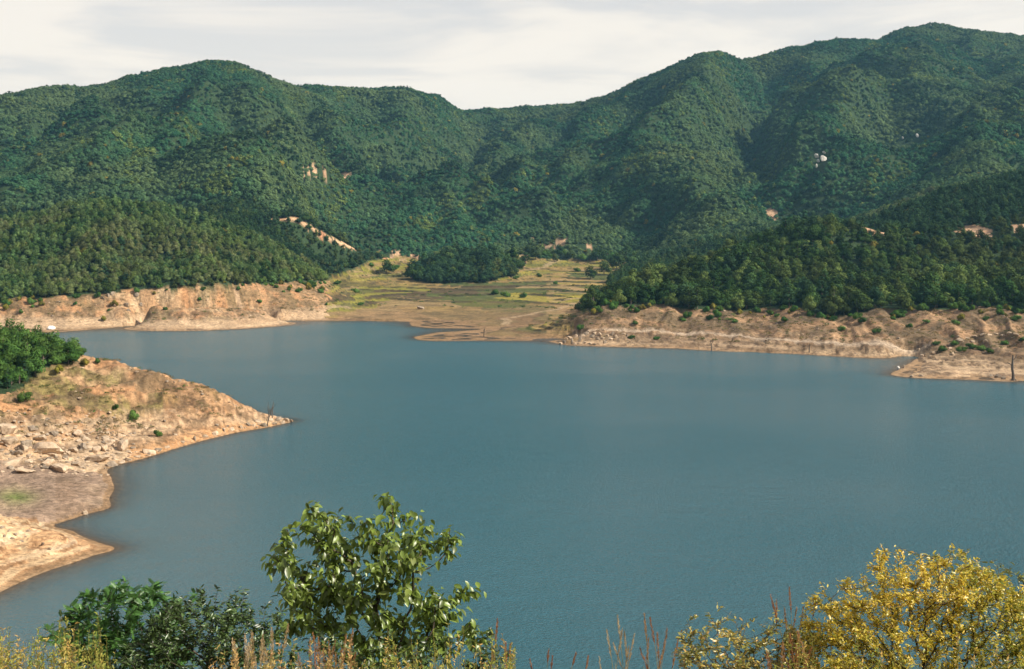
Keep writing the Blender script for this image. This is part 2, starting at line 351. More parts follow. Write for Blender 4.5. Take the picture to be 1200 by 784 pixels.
spurs = [
    [(185, 79, 0), (163, 112, -18), (135, 128, -34), (100, 160, -46), (70, 175, -48), (40, 200, -40)],
    [(245, 67, 0), (240, 110, -22), (210, 155, -44), (190, 178, -52), (150, 200, -52), (110, 225, -40)],
    [(280, 69, 0), (297, 100, -26), (315, 125, -44), (330, 148, -56), (325, 176, -62), (290, 190, -62), (260, 212, -50)],
    [(345, 96, 0), (375, 118, -18), (400, 140, -36), (425, 165, -42), (432, 185, -36)],
    [(60, 100, 0), (40, 130, -24), (10, 160, -40), (-20, 190, -40)],
    [(485, 102, 0), (470, 125, -26), (455, 150, -34), (470, 172, -34), (500, 200, -30)],
    [(105, 97, 0), (100, 115, -14), (85, 130, -22)],
    [(640, 123, 0), (610, 145, -30), (570, 175, -46), (530, 200, -50), (490, 225, -46), (460, 250, -34)],
    [(750, 93, 0), (735, 112, -22), (700, 128, -40), (655, 150, -56), (610, 185, -64), (570, 220, -56), (540, 250, -40)],
    [(830, 61, 0), (826, 85, -26), (812, 105, -44), (780, 128, -64), (755, 142, -80), (770, 160, -94), (745, 190, -96), (700, 222, -84), (660, 250, -60)],
    [(770, 160, -94), (800, 172, -92), (833, 195, -84), (865, 222, -70), (880, 245, -50)],
    [(985, 44, 0), (965, 70, -22), (950, 90, -32), (920, 108, -38), (905, 118, -36)],
    [(1060, 29, 0), (1075, 62, -40), (1035, 80, -58), (990, 98, -66), (955, 118, -72), (925, 140, -62), (905, 158, -48)],
    [(1075, 62, -40), (1110, 87, -62), (1150, 105, -66), (1175, 125, -60)],
    [(985, 110, -68), (980, 132, -84), (1000, 157, -84), (960, 185, -66)],
    [(1200, 36, 0), (1190, 80, -20), (1200, 110, -30)],
    [(1300, 90, -40), (1200, 134, -62), (1150, 170, -66), (1083, 205, -52), (1040, 232, -36)],
    [(700, 109, 0), (685, 135, -16), (660, 165, -20)],
]
ravines = [
    [(160, 97, 6), (125, 118, 24), (95, 140, 34), (60, 160, 36), (30, 180, 30)],
    [(215, 80, 8), (200, 118, 26), (180, 152, 36), (160, 170, 36), (110, 195, 28)],
    [(262, 85, 6), (270, 125, 22), (290, 165, 26), (255, 190, 26), (200, 222, 22)],
    [(325, 95, 8), (350, 130, 26), (365, 160, 32), (375, 185, 34), (370, 205, 26)],
    [(420, 110, 8), (440, 140, 30), (455, 165, 36), (463, 182, 36), (430, 205, 30), (415, 230, 20)],
    [(540, 130, 8), (520, 150, 34), (490, 180, 40), (465, 205, 36), (435, 240, 24)],
    [(680, 118, 6), (640, 150, 28), (600, 172, 32), (560, 200, 32), (510, 232, 26)],
    [(770, 92, 8), (740, 122, 30), (690, 150, 36), (650, 190, 36), (600, 230, 28)],
    [(876, 72, 14), (886, 97, 52), (896, 120, 62), (880, 142, 64), (882, 168, 56), (900, 205, 40), (905, 245, 14)],
    [(940, 52, 6), (925, 80, 24), (910, 100, 30), (900, 116, 50)],
    [(1035, 45, 8), (1030, 68, 36), (1000, 86, 44), (960, 104, 40), (925, 124, 36)],
    [(1120, 36, 6), (1130, 70, 26), (1160, 95, 28), (1195, 120, 24)],
    [(1040, 100, -8), (1035, 130, 6), (1030, 165, 20), (1000, 195, 26), (960, 225, 20)],
    [(1170, 130, 10), (1120, 160, 24), (1070, 190, 26), (1010, 225, 20)],
    [(790, 110, 6), (740, 150, -20), (700, 185, -20)],
]
for s in spurs + ravines: addline([M(*p) for p in s], 22.0)

CP = np.array(CP, np.float64)
lam = 0.11 * smooth(770, 900, CP[:, 1]); lam[_c0:_c1] = 0.04
_key = np.unique(np.round(CP[:, :2] / 1.2).astype(int), axis=0, return_index=True)[1]
CP = CP[np.sort(_key)]; lam = lam[np.sort(_key)]
def kern(r2, Yr): return np.sqrt(r2 + 9.0)
_d2 = ((CP[:, None, :2] - CP[None, :, :2]) ** 2).sum(-1)
_A = np.zeros((len(CP) + 1, len(CP) + 1)); _A[:-1, :-1] = np.sqrt(_d2 + 9.0) / 100.0 ; _A[-1, :-1] = 1; _A[:-1, -1] = 1
_A[np.arange(len(CP)), np.arange(len(CP))] -= lam
_w = np.linalg.solve(_A + 0.0, np.concatenate([CP[:, 2], [0.0]]))
_cx, _cy, _cw = CP[:, 0].astype(np.float32), CP[:, 1].astype(np.float32), (_w[:-1] / 100.0).astype(np.float64)
def base_height(X, Y):
    X = np.asarray(X, np.float64).ravel(); Y = np.asarray(Y, np.float64).ravel()
    out = np.empty(len(X))
    for i in range(0, len(X), 20000):
        dx = X[i:i + 20000, None].astype(np.float32) - _cx[None]; dy = Y[i:i + 20000, None].astype(np.float32) - _cy[None]
        dx *= dx; dy *= dy; dx += dy; dx += 9.0; np.sqrt(dx, out=dx)
        out[i:i + 20000] = dx.astype(np.float64) @ _cw + _w[-1]
    return out

# image-plane outlines used to survey the zones onto the ground (X, Y known, so they are places, not pixels)
bank_top_left = [(-900, 372), (-250, 360), (-100, 356), (0, 352), (70, 347), (130, 343), (170, 339), (205, 337), (260, 335), (300, 333), (340, 331), (384, 330)]
bank_top_right = [(600, 380), (672, 374), (690, 366), (712, 357), (760, 358), (800, 361), (860, 364), (900, 362), (940, 362), (965, 370), (1000, 371), (1030, 362), (1100, 362), (1200, 363), (1350, 362), (2200, 360)]
field_poly = [(378, 400), (378, 331), (392, 322), (415, 315), (432, 306), (455, 302), (505, 300), (520, 297), (600, 297), (640, 303), (735, 304), (738, 312), (712, 330), (716, 345), (700, 352), (672, 374), (672, 420), (470, 420)]
mound_poly = [(482, 328), (490, 316), (505, 302), (530, 292), (560, 284), (590, 280), (606, 292), (612, 308), (600, 324), (560, 331), (510, 332)]
bush_poly = [(-900, 300), (-100, 360), (0, 395), (50, 400), (90, 416), (92, 424), (70, 427), (48, 433), (30, 452), (12, 462), (-60, 470), (-900, 480)]
orchard_polys = [[(622, 280), (650, 279), (690, 286), (696, 293), (660, 294), (630, 288)], [(600, 303), (615, 294), (626, 300), (612, 312)], [(440, 297), (480, 296), (500, 302), (470, 306)], [(895, 250), (903, 244), (914, 248), (905, 258)], [(354, 200), (370, 199), (386, 202), (380, 206), (366, 204)], [(398, 202), (412, 202), (410, 208), (400, 207)],
                 [(1005, 258), (1015, 262), (1040, 272), (1036, 282), (1008, 270)], [(1120, 272), (1140, 263), (1165, 270), (1160, 280), (1125, 280)], [(1184, 264), (1260, 260), (1260, 271), (1190, 273)]]
def zones(X, Y, Z):
    px = CX + X / np.maximum(Y, 1) * F; py = HY - (Z - HC) / np.maximum(Y, 1) * F
    front = Y > 5
    z = {}
    z['px'], z['py'] = px, py
    btl = np.interp(px, [p[0] for p in bank_top_left], [p[1] for p in bank_top_left])
    btr = np.interp(px, [p[0] for p in bank_top_right], [p[1] for p in bank_top_right])
    wob = 2.2 * perlin(X / 9, Y / 9, 5) + 1.5 * perlin(X / 3.5, Y / 3.5, 6)
    pw = px + 3.5 * wob
    far_left = front & (Y > 430) & (pw < 384) & (py > btl + wob) & (Y < 700)
    far_right = front & (pw >= 672) & (Y > 300) & (Y < 520) & (py > btr + wob)
    prom = front & (Y > 115) & (Y < 430) & (px < 420) & (X < 0)
    bush = prom & in_poly(px, py, bush_poly)
    field = front & ~far_left & ~far_right & (Y > 415) & (Y < 1080) & in_poly(np.minimum(np.maximum(px, 379), np.where(Y < 520, 671, 9999)), py, field_poly) & (px > 340) & (px < np.where(Y < 520, 690, 745))
    mound = front & (Y > 740) & (Y < 900) & in_poly(px + 3.0 * wob, py + 0.9 * wob, mound_poly)
    field &= ~mound
    near = (Y < 115) | (np.hypot(X, Y) < 115)
    z['far_left'], z['far_right'], z['prom'], z['bush'], z['field'], z['mound'], z['near'] = far_left, far_right, prom & ~bush, bush, field, mound, near
    d = seg_dist(X, Y, [(P(*p)[0], p[2]) for p in road]); z['road'] = (d < 1.6 + 0.6 * perlin(X / 12, Y / 12, 8)) & (Y > 780) & (Y < 960)
    z['track'] = (seg_dist(X, Y, [(P(*p)[0], p[2]) for p in track]) < 1.2 + 0.5 * perlin(X / 6, Y / 6, 55)) & far_right
    near_road = seg_dist(X, Y + 9, [(P(*p)[0], p[2]) for p in road]) < 9.0
    z['near_road'] = near_road
    stripe = perlin(px / 26, py / 2.6, 77) > 0.0
    orch = np.zeros(X.shape, bool)
    for i, poly in enumerate(orchard_polys):
        lo = (900, 600, 800, 900, 900, 900, 540, 540, 540)[i]; hi = (1250, 1250, 1250, 1500, 1500, 1500, 630, 630, 640)[i]
        orch |= in_poly(px + 2 * wob, py + 0.5 * wob, poly) & (Y > lo) & (Y < hi) & (stripe | (i > 2))
    z['orchard'] = orch
    clear = np.zeros(X.shape, bool)
    for cxp, cyp, rw, rh in ((961, 190, 11, 14), (1058, 165, 5, 6), (1075, 163, 5, 7)):
        clear |= (((px - cxp) / rw) ** 2 + ((py - cyp) / rh) ** 2 < 1) & (Y > 900)
    z['forest'] = (Z > 1.0) & ((Z > 5.0) | (Y > 560) | bush) & ~(far_left | far_right | (prom & ~bush) | field | near | z['road'] | orch | clear) & front
    return z

def height(X, Y):
    X = np.asarray(X, float); Y = np.asarray(Y, float)
    Z = base_height(X, Y)
    R = np.hypot(X, Y)
    wx, wy = X + 40 * perlin(X / 170, Y / 170, 31), Y + 40 * perlin(X / 170, Y / 170, 47)
    crest_d = np.hypot(X, Y) - np.interp(np.arctan2(X, Y), [math.atan((p[0] - CX) / F) for p in crest], [p[2] * math.hypot(1, (p[0] - CX) / F) for p in crest])
    mt = smooth(820, 1050, Y) * smooth(30, 70, Z) * (0.2 + 0.8 * smooth(25, 160, np.abs(crest_d)))
    Z = Z + mt * (24.0 * (ridged(wx / 190, wy / 190, 2, 3) - 0.9) + 9.0 * (ridged(wx / 75, wy / 75, 2, 13) - 0.9) + 2.0 * fbm(X / 40, Y / 40, 2, 9))
    mid = smooth(14, 24, Z) * (1 - mt) * smooth(420, 480, Y)
    Z = Z + mid * (np.where(X < -60, 4.2, 2.4) * fbm(wx / 62, wy / 62, 3, 21))
    zn = zones(X, Y, Z)
    # eroded banks: rills that run down the slope, small lumps everywhere, ledges left by falling water
    bank = (zn['far_left'] | zn['far_right']) * smooth(1.0, 5.0, Z)
    rx = X + 6 * perlin(X / 30, Y / 30, 71)
    Z = Z - bank * np.where(X < -60, 0.6, 1.0) * (1.5 * np.abs(perlin(rx / 13.0, Y / 60, 61)) * 2 + 1.1 * np.abs(perlin(rx / 3.6, Y / 25, 62)) - 1.0)
    lump = (zn['far_left'] * smooth(2.0, 4.0, Z) + zn['far_right'] + zn['prom']) * smooth(0.1, 1.5, Z)
    Z = Z + lump * (0.45 * fbm(X / 6, Y / 6, 4, 81) + 0.25 * np.maximum(0, fbm(X / 1.7, Y / 1.7, 3, 82)))
    pr = zn['prom'] * smooth(0.8, 3.0, Z) * smooth(196, 212, Y)
    Z = Z + pr * (1.0 * (ridged((X + 0.6 * Y) / 15, (Y - 0.6 * X) / 6, 4, 88) - 1.0))
    led = (zn['far_left'] | zn['far_right'] | zn['prom'] | zn['field']) * smooth(0.02, 0.3, Z) * (1 - smooth(2.6, 4.0, Z))
    st = np.where(Y < 300, 0.32, 0.75)
    q = (Z + 0.10 * perlin(X / 5, Y / 5, 91)) / st; fr = q - np.floor(q)
    Z = np.where(led > 0, Z * (1 - led) + led * (st * (np.floor(q) + smooth(np.where(Y < 300, 0.45, 0.62), 0.98, fr)) - 0.10 * perlin(X / 5, Y / 5, 91)), Z)
    fl = zn['field'] * smooth(1.6, 2.6, Z)
    q = (Z + 0.5 * perlin(X / 45, Y / 60, 93)) / 1.15; fr = q - np.floor(q)
    Z = Z * (1 - fl) + fl * (1.15 * (np.floor(q) + smooth(0.70, 0.96, fr)) - 0.5 * perlin(X / 45, Y / 60, 93))
    nr = zn['near'] * smooth(2, 6, Z)
    Z = Z + nr * 0.25 * fbm(X / 4, Y / 4, 3, 95)
    Z = np.where(zn['track'], Z * 0.4 + 0.6 * 3.35, Z)
    return Z, zn

def terrain_color(X, Y, Z, zn):
    n = len(X); C = np.empty((n, 3)); C[:] = (0.030, 0.052, 0.020)
    px, py = zn['px'], zn['py']
    def blend(mask, c, amt=1.0):
        a = (np.asarray(mask, float) * amt)[:, None]; C[:] = C * (1 - a) + np.array(c) * a
    n1 = fbm(X / 22, Y / 22, 4, 101); n2 = fbm(X / 7, Y / 7, 4, 103); n3 = fbm(X / 2.2, Y / 2.2, 3, 107); ns = fbm(X / 40, Z * 2.0, 3, 109)
    bare = zn['far_left'] | zn['far_right'] | zn['prom']
    blend(bare, (0.42, 0.255, 0.135))
    blend(bare, (0.50, 0.345, 0.205), smooth(0.0, 0.7, n2))
    blend(bare, (0.40, 0.20, 0.09), 0.75 * smooth(0.0, 0.6, -n2 + 0.4 * n1))
    blend(bare, (0.56, 0.40, 0.25), 0.7 * smooth(3.8, 2.0, Z) if False else 0.7 * (1 - smooth(1.6, 3.8, Z)))
    # dry scrub and weeds in patches of their own
    sc = smooth(0.05, 0.4, n1 + 0.5 * n2) * smooth(1.5, 3.0, Z)
    blend(bare & (Y > 430), (0.17, 0.125, 0.06), 0.75 * sc)
    left_scrub = zn['far_left'] * smooth(1.5, 4, Z) * np.maximum(1 - smooth(90, 150, px), smooth(255, 285, px))
    blend(left_scrub, (0.20, 0.13, 0.065), 0.85 * smooth(-0.45, 0.15, n2 + 0.3 * n3))
    blend(zn['far_right'] * smooth(3.6, 5.5, Z), (0.20, 0.14, 0.08), 0.85 * smooth(-0.5, 0.15, n2 + 0.3 * n3))
    blend(zn['far_right'] * smooth(0.5, 0.9, Z) * (1 - smooth(2.8, 3.2, Z)) * (px < 900), (0.24, 0.155, 0.09), 0.7 * smooth(-0.3, 0.3, n2 + 0.3 * n3))
    point = zn['far_right'] & (px > 1060) & (Y < 400)
    blend(point, (0.21, 0.145, 0.075), 0.8 * smooth(-0.5, 0.2, n2 + 0.3 * n3) * smooth(0.6, 2.5, Z))
    prom_grass = zn['prom'] & (Y > 205)
    gband = np.exp(-((py - (430 + (px - 60) * 0.28 + 25)) / 17.0) ** 2)
    blend(prom_grass * smooth(3, 5, Z), (0.21, 0.165, 0.06), 0.95 * smooth(-0.2, 0.35, n2 + 0.3 * n3 + 1.1 * gband - 0.32))
    blend(prom_grass * smooth(2, 4, Z), (0.15, 0.10, 0.055), 0.85 * smooth(-0.02, 0.35, fbm(X / 9, Y / 9, 4, 113)))
    blend(prom_grass & (px > 190), (0.36, 0.19, 0.095), 0.55 * smooth(-0.3, 0.4, n2))
    blend(prom_grass & (px > 150) & (py > 495), (0.48, 0.225, 0.08), 0.6 * (1 - smooth(0.8, 2.0, Z)))
    rocky = zn['prom'] & (px < 140) & (py > 490) & (Y > 199)
    blend(rocky, (0.50, 0.36, 0.235), 0.6 * smooth(-0.3, 0.3, n3 + 0.4 * n2))
    blend(bare & (Z > 0.5), (0.13, 0.085, 0.045), 0.65 * smooth(0.22, 0.5, n3 + 0.25 * n2))
    blend(zn['far_right'] * smooth(0.4, 1.0, Z), (0.165, 0.112, 0.066), 0.62)
    lines = fbm(X / 55 + 3.1, Z * 2.6 + 0.5 * n1, 3, 171)
    blend(bare & (Z < 6) & (Z > 0.2), (0.17, 0.105, 0.06), 0.7 * smooth(0.12, 0.4, lines))
    blend(bare & (Z < 5) & (Z > 0.2), (0.50, 0.35, 0.22), 0.45 * smooth(0.15, 0.45, -lines))
    mud = zn['prom'] & (Y < 203) & (Y > 167) & (Z < 3.2)
    blend(mud, (0.275, 0.19, 0.135), 0.92)
    blend(mud, (0.35, 0.25, 0.165), 0.6 * smooth(0.1, 0.5, n1))
    blend(mud & (px > 65), (0.21, 0.135, 0.085), 0.6 * smooth(-0.5, 0.3, n2))
    blend(mud, (0.16, 0.20, 0.05), np.exp(-(((px - 18) / 22) ** 2 + ((py - 582) / 8) ** 2)) * 0.9)
    spit = zn['prom'] & (Y <= 171) & ~(mud & (Y > 168))
    blend(spit, (0.64, 0.44, 0.25), 0.8)
    blend(spit, (0.52, 0.28, 0.13), 0.7 * smooth(0.0, 0.5, n2))
    blend(spit, (0.70, 0.52, 0.34), 0.6 * smooth(0.1, 0.5, fbm(X / 12, Z * 3, 3, 131)))
    # terraced fields below the reservoir's high water line
    fl = zn['field']
    lev = np.floor((Z + 0.5 * perlin(X / 45, Y / 60, 93)) / 1.15)
    cell = np.floor(X / 38 + 0.37 * lev + 0.3 * perlin(X / 30, Y / 30, 141))
    hv = _h(cell, lev, 5) / 0x7fffffff
    pal = np.array([(0.40, 0.27, 0.10), (0.27, 0.18, 0.07), (0.17, 0.17, 0.045), (0.40, 0.33, 0.06), (0.12, 0.14, 0.04), (0.42, 0.29, 0.13), (0.13, 0.09, 0.045), (0.32, 0.29, 0.05), (0.36, 0.24, 0.09)])
    fc = pal[np.clip((hv * len(pal)).astype(int), 0, len(pal) - 1)]
    a = np.asarray(fl, float)[:, None]; C[:] = C * (1 - a) + fc * a
    blend(fl, (0.37, 0.225, 0.115), 0.7 * (1 - smooth(1.0, 2.4, Z + 0.8 * n1)))
    blend(fl & (Z < 3), (0.17, 0.12, 0.06), 0.7 * smooth(0.1, 0.4, fbm(X / 16, Y / 5, 4, 161)))
    blend(fl & (py < 324), (0.31, 0.27, 0.05), 0.75 * (px > 610) * (_h(lev, lev, 3) / 0x7fffffff > 0.45))
    C[fl] *= 0.68
    blend(fl & (px < 500) & (py < 345), (0.27, 0.235, 0.06), 0.4 * smooth(-0.1, 0.4, n1))
    blend(fl & (px > 640) & (py > 326), (0.36, 0.225, 0.105), 0.6 * smooth(-0.4, 0.2, n1))
    blend(fl & (Z > 1.2), (0.17, 0.19, 0.05), 0.55 * np.exp(-(((px - 565) / 45) ** 2 + ((py - 371) / 5.0) ** 2)))
    blend(fl, (0.14, 0.12, 0.05), 0.75 * smooth(0.30, 0.6, n2 + 0.5 * n3) * smooth(2.0, 3.0, Z))
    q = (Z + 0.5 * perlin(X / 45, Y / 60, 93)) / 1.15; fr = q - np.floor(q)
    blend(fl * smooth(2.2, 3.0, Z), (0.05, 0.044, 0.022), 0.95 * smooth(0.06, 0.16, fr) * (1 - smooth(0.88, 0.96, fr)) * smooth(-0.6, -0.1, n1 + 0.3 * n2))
    stp = np.where(Y < 300, 0.32, 0.75); q2 = (Z + 0.10 * perlin(X / 5, Y / 5, 91)) / stp; f2 = q2 - np.floor(q2)
    rise = smooth(0.06, 0.2, f2) * (1 - smooth(0.86, 0.96, f2)) * smooth(-0.4, 0.0, fbm(X / 11, Y / 5, 3, 151))
    blend((zn['far_right'] | zn['far_left']) * (1 - smooth(3.0, 4.0, Z)) * smooth(0.1, 0.3, Z) * ~zn['track'], (0.13, 0.082, 0.05), 0.85 * rise)
    blend(spit * (1 - smooth(1.6, 2.6, Z)), (0.26, 0.135, 0.062), 0.85 * rise)
    cl_ = (Z + 0.05 * perlin(X / 6, Y / 6, 181)) / 0.27; cl_ = np.abs(cl_ - np.floor(cl_) - 0.5)
    blend(spit * smooth(0.12, 0.2, Z) * (1 - smooth(1.3, 2.0, Z)), (0.27, 0.14, 0.065), 0.85 * (1 - smooth(0.07, 0.15, cl_)) * smooth(-0.35, 0.0, fbm(X / 9, Y / 9, 3, 183)))
    beach = zn['far_left'] * smooth(0.25, 0.6, Z) * (1 - smooth(2.6, 4.2, Z + 0.5 * n1))
    blend(beach, (0.50, 0.345, 0.21), 0.8)
    blend(beach, (0.36, 0.225, 0.125), 0.5 * smooth(0.15, 0.5, fbm(X / 30, Z * 1.6, 3, 195)))
    bluff = zn['far_right'] * smooth(3.6, 4.6, Z)
    blend(bluff, (0.125, 0.088, 0.05), 0.8 * smooth(0.0, 0.35, fbm(X / 12, Y / 9, 4, 197)))
    blend(bluff, (0.40, 0.24, 0.13), 0.6 * smooth(0.1, 0.4, fbm(X / 17, Y / 12, 3, 199)))
    # paths, road and cleared soil
    path = [(P(275, 335, 560)[0], 560), (P(289, 345, 552)[0], 552), (P(297, 352, 548)[0], 548), (P(293, 362, 543)[0], 543)]
    blend((seg_dist(X, Y, path) < 1.1 + 0.5 * perlin(X / 3, Y / 3, 191)) & zn['far_left'], (0.50, 0.335, 0.205), 0.7)
    blend(zn['track'], (0.47, 0.36, 0.26), 0.8)
    for ln in ([(600, 318, 880), (640, 312, 900), (668, 304, 960)], [(650, 352, 640), (700, 346, 655), (735, 340, 660)], [(365, 374, 560), (385, 367, 580), (410, 362, 600)], [(592, 392, 520), (596, 386, 540), (590, 382, 552), (620, 376, 575), (655, 366, 600), (690, 352, 640)]):
        blend((seg_dist(X, Y, [(P(*p)[0], p[2]) for p in ln]) < 1.8) & fl, (0.40, 0.285, 0.17), 0.6)
    blend(zn['road'], (0.62, 0.38, 0.22)); blend(zn['road'], (0.40, 0.16, 0.08), 0.8 * smooth(0.1, 0.4, n2))
    blend(zn['orchard'], (0.52, 0.33, 0.20)); blend(zn['orchard'], (0.30, 0.17, 0.10), 0.7 * smooth(0.0, 0.4, n2))
    blend(zn['near'], (0.13, 0.105, 0.045)); blend(zn['near'], (0.085, 0.09, 0.03), smooth(-0.1, 0.4, n2))
    # wet rim and lake bed
    wet = (Z < 0.16) & ~zn['near']
    blend(wet, (0.27, 0.165, 0.085), 0.8); blend(Z < -1.2, (0.10, 0.09, 0.06), 0.8)
    return np.clip(C * 0.90, 0.004, 0.85)

# polar sheet: fine where things are near, out to the horizon
th = np.concatenate([-np.radians(np.linspace(180, 27, 42)), np.arctan(np.linspace(-0.485, 0.485, 660)), np.radians(np.linspace(27, 180, 42))])
rr = [1.0]
while rr[-1] < 5500:
    r = rr[-1]
    rr.append(r * (1.10 if r < 6 else 1.03 if r < 130 else 1.0026 if r < 172 else 1.0048 if r < 300 else 1.0042 if r < 920 else 1.0062 if r < 1120 else 1.0105 if r < 1950 else 1.16))
rr = np.array(rr)
TH, RR = np.meshgrid(th, rr)
GX, GY = (np.sin(TH) * RR).ravel(), (np.cos(TH) * RR).ravel()
GZ, GZN = height(GX, GY)
farout = smooth(2000, 3000, np.hypot(GX, GY)); GZ = GZ * (1 - farout) + 30 * farout
GC = terrain_color(GX, GY, GZ, GZN)
nr_, nc_ = TH.shape
idx = np.arange(nr_ * nc_).reshape(nr_, nc_)
quads = np.stack([idx[:-1, :-1], idx[1:, :-1], idx[1:, 1:], idx[:-1, 1:]], -1).reshape(-1, 4)[:, ::-1]
ctr = len(GX)
tris = np.stack([np.full(nc_ - 1, ctr), idx[0, :-1], idx[0, 1:]], -1)[:, ::-1]
mat_ground = terrain_material()
V = np.concatenate([np.stack([GX, GY, GZ], -1), [[0, 0, GZ[:nc_].mean()]]])
ground = link('terrain', mesh_data('terrain', V, [quads, tris], [mat_ground], True, {'Col': np.concatenate([GC, GC[:1]])}))
tag(ground, kind='structure')
# horizon of the ground along each column, for choosing which trees can be seen
_tanel = ((GZ + 7.0 * GZN['forest']).reshape(nr_, nc_) - HC) / RR
_cum = np.maximum.accumulate(_tanel, axis=0)
_cum = np.vstack([np.full((1, nc_), -9.0), _cum[:-1]])
def visible(X, Y, Ztop, margin=0.012, back=14.0):
    t = np.arctan2(X, Y); R = np.hypot(X, Y)
    c = np.clip(np.searchsorted(th, t), 0, nc_ - 1); r = np.clip(np.searchsorted(rr, R - back) - 1, 0, nr_ - 1)
    return (Ztop - HC) / R > _cum[r, c] - margin

# lake
xs = np.linspace(-1, 1, 261); xs = np.sign(xs) * np.abs(xs) ** 1.5 * 520
th2 = np.arctan(np.linspace(-1.6, 1.6, 420)); r2 = np.geomspace(75, 760, 330)
T2, R2 = np.meshgrid(th2, r2); WX, WY = (np.sin(T2) * R2).ravel(), (np.cos(T2) * R2).ravel()
wz = base_height(WX, WY)
i2 = np.arange(T2.size).reshape(T2.shape)
wq = np.stack([i2[:-1, :-1], i2[1:, :-1], i2[1:, 1:], i2[:-1, 1:]], -1).reshape(-1, 4)[:, ::-1]
keep = (wz[wq].min(1) < 0.6)
water = link('lake_water', mesh_data('lake_water', np.stack([WX, WY, np.zeros_like(WX)], -1), [wq[keep]], [water_material()], True, {'depth': np.maximum(-wz, 0)}))
tag(water, kind='structure')
# ------------------------------------------------------------------ trees
TREE_TONES = dict(spread=0.34, transl=0.15)
mat_broad = leaf_material('broadleaf_foliage', (0.026, 0.060, 0.018), (0.056, 0.098, 0.026), (0.070, 0.088, 0.026), patch=0.02, **TREE_TONES)
mat_far = leaf_material('hill_foliage', (0.028, 0.088, 0.044), (0.060, 0.134, 0.054), (0.104, 0.152, 0.060), patch=0.0075, vary=0.13, spread=0.14, transl=0.06)
mat_pine = leaf_material('pine_foliage', (0.026, 0.058, 0.028), (0.045, 0.082, 0.034), **TREE_TONES)
mat_light = leaf_material('light_foliage', (0.088, 0.135, 0.036), (0.125, 0.165, 0.046), **TREE_TONES)
mat_bush = leaf_material('bank_bush_foliage', (0.052, 0.118, 0.026), (0.090, 0.155, 0.036), **TREE_TONES)
mat_yellow = leaf_material('yellowing_foliage', (0.17, 0.16, 0.030), (0.22, 0.18, 0.035), **TREE_TONES)
mat_scrub = leaf_material('dry_scrub', (0.16, 0.115, 0.055), (0.13, 0.125, 0.045), spread=0.35, transl=0.15)
mat_bark = plain_material('bark', (0.10, 0.075, 0.055), (0.17, 0.135, 0.10), 4.0)

def leaf_quads(cen, nrm, size, g, aspect=0.75):
    """a small folded-flat leaf clump (one quad) at each centre"""
    n = len(cen)
    nrm = nrm / (np.linalg.norm(nrm, axis=1, keepdims=True) + 1e-9)
    a = g.normal(size=(n, 3)); u = np.cross(nrm, a); u /= np.linalg.norm(u, axis=1, keepdims=True) + 1e-9
    v = np.cross(nrm, u)
    s = size * g.uniform(0.65, 1.35, (n, 1)); u = u * s; v = v * s * aspect
    V = np.stack([cen - u, cen - v * 0.9 + u * 0.15, cen + u, cen + v * 0.9 - u * 0.15], 1).reshape(-1, 3)
    return V, np.arange(4 * n).reshape(n, 4)
def tube(pts, rad, sides=6):
    pts = np.asarray(pts, float); n = len(pts); V = []
    for i in range(n):
        d = pts[min(i + 1, n - 1)] - pts[max(i - 1, 0)]; d /= np.linalg.norm(d) + 1e-9
        a = np.array([1.0, 0, 0]) if abs(d[0]) < 0.8 else np.array([0, 1.0, 0])
        u = np.cross(d, a); u /= np.linalg.norm(u); v = np.cross(d, u)
        for k in range(sides):
            t = 2 * math.pi * k / sides; V.append(pts[i] + rad[i] * (math.cos(t) * u + math.sin(t) * v))
    Fq = [(i * sides + k, i * sides + (k + 1) % sides, (i + 1) * sides + (k + 1) % sides, (i + 1) * sides + k) for i in range(n - 1) for k in range(sides)]
    return np.array(V), np.array(Fq)
def join(parts):
    V, Q, off = [], [], 0
    for v, f in parts:
        V.append(v); Q.append(f + off); off += len(v)
    return np.concatenate(V), np.concatenate(Q)

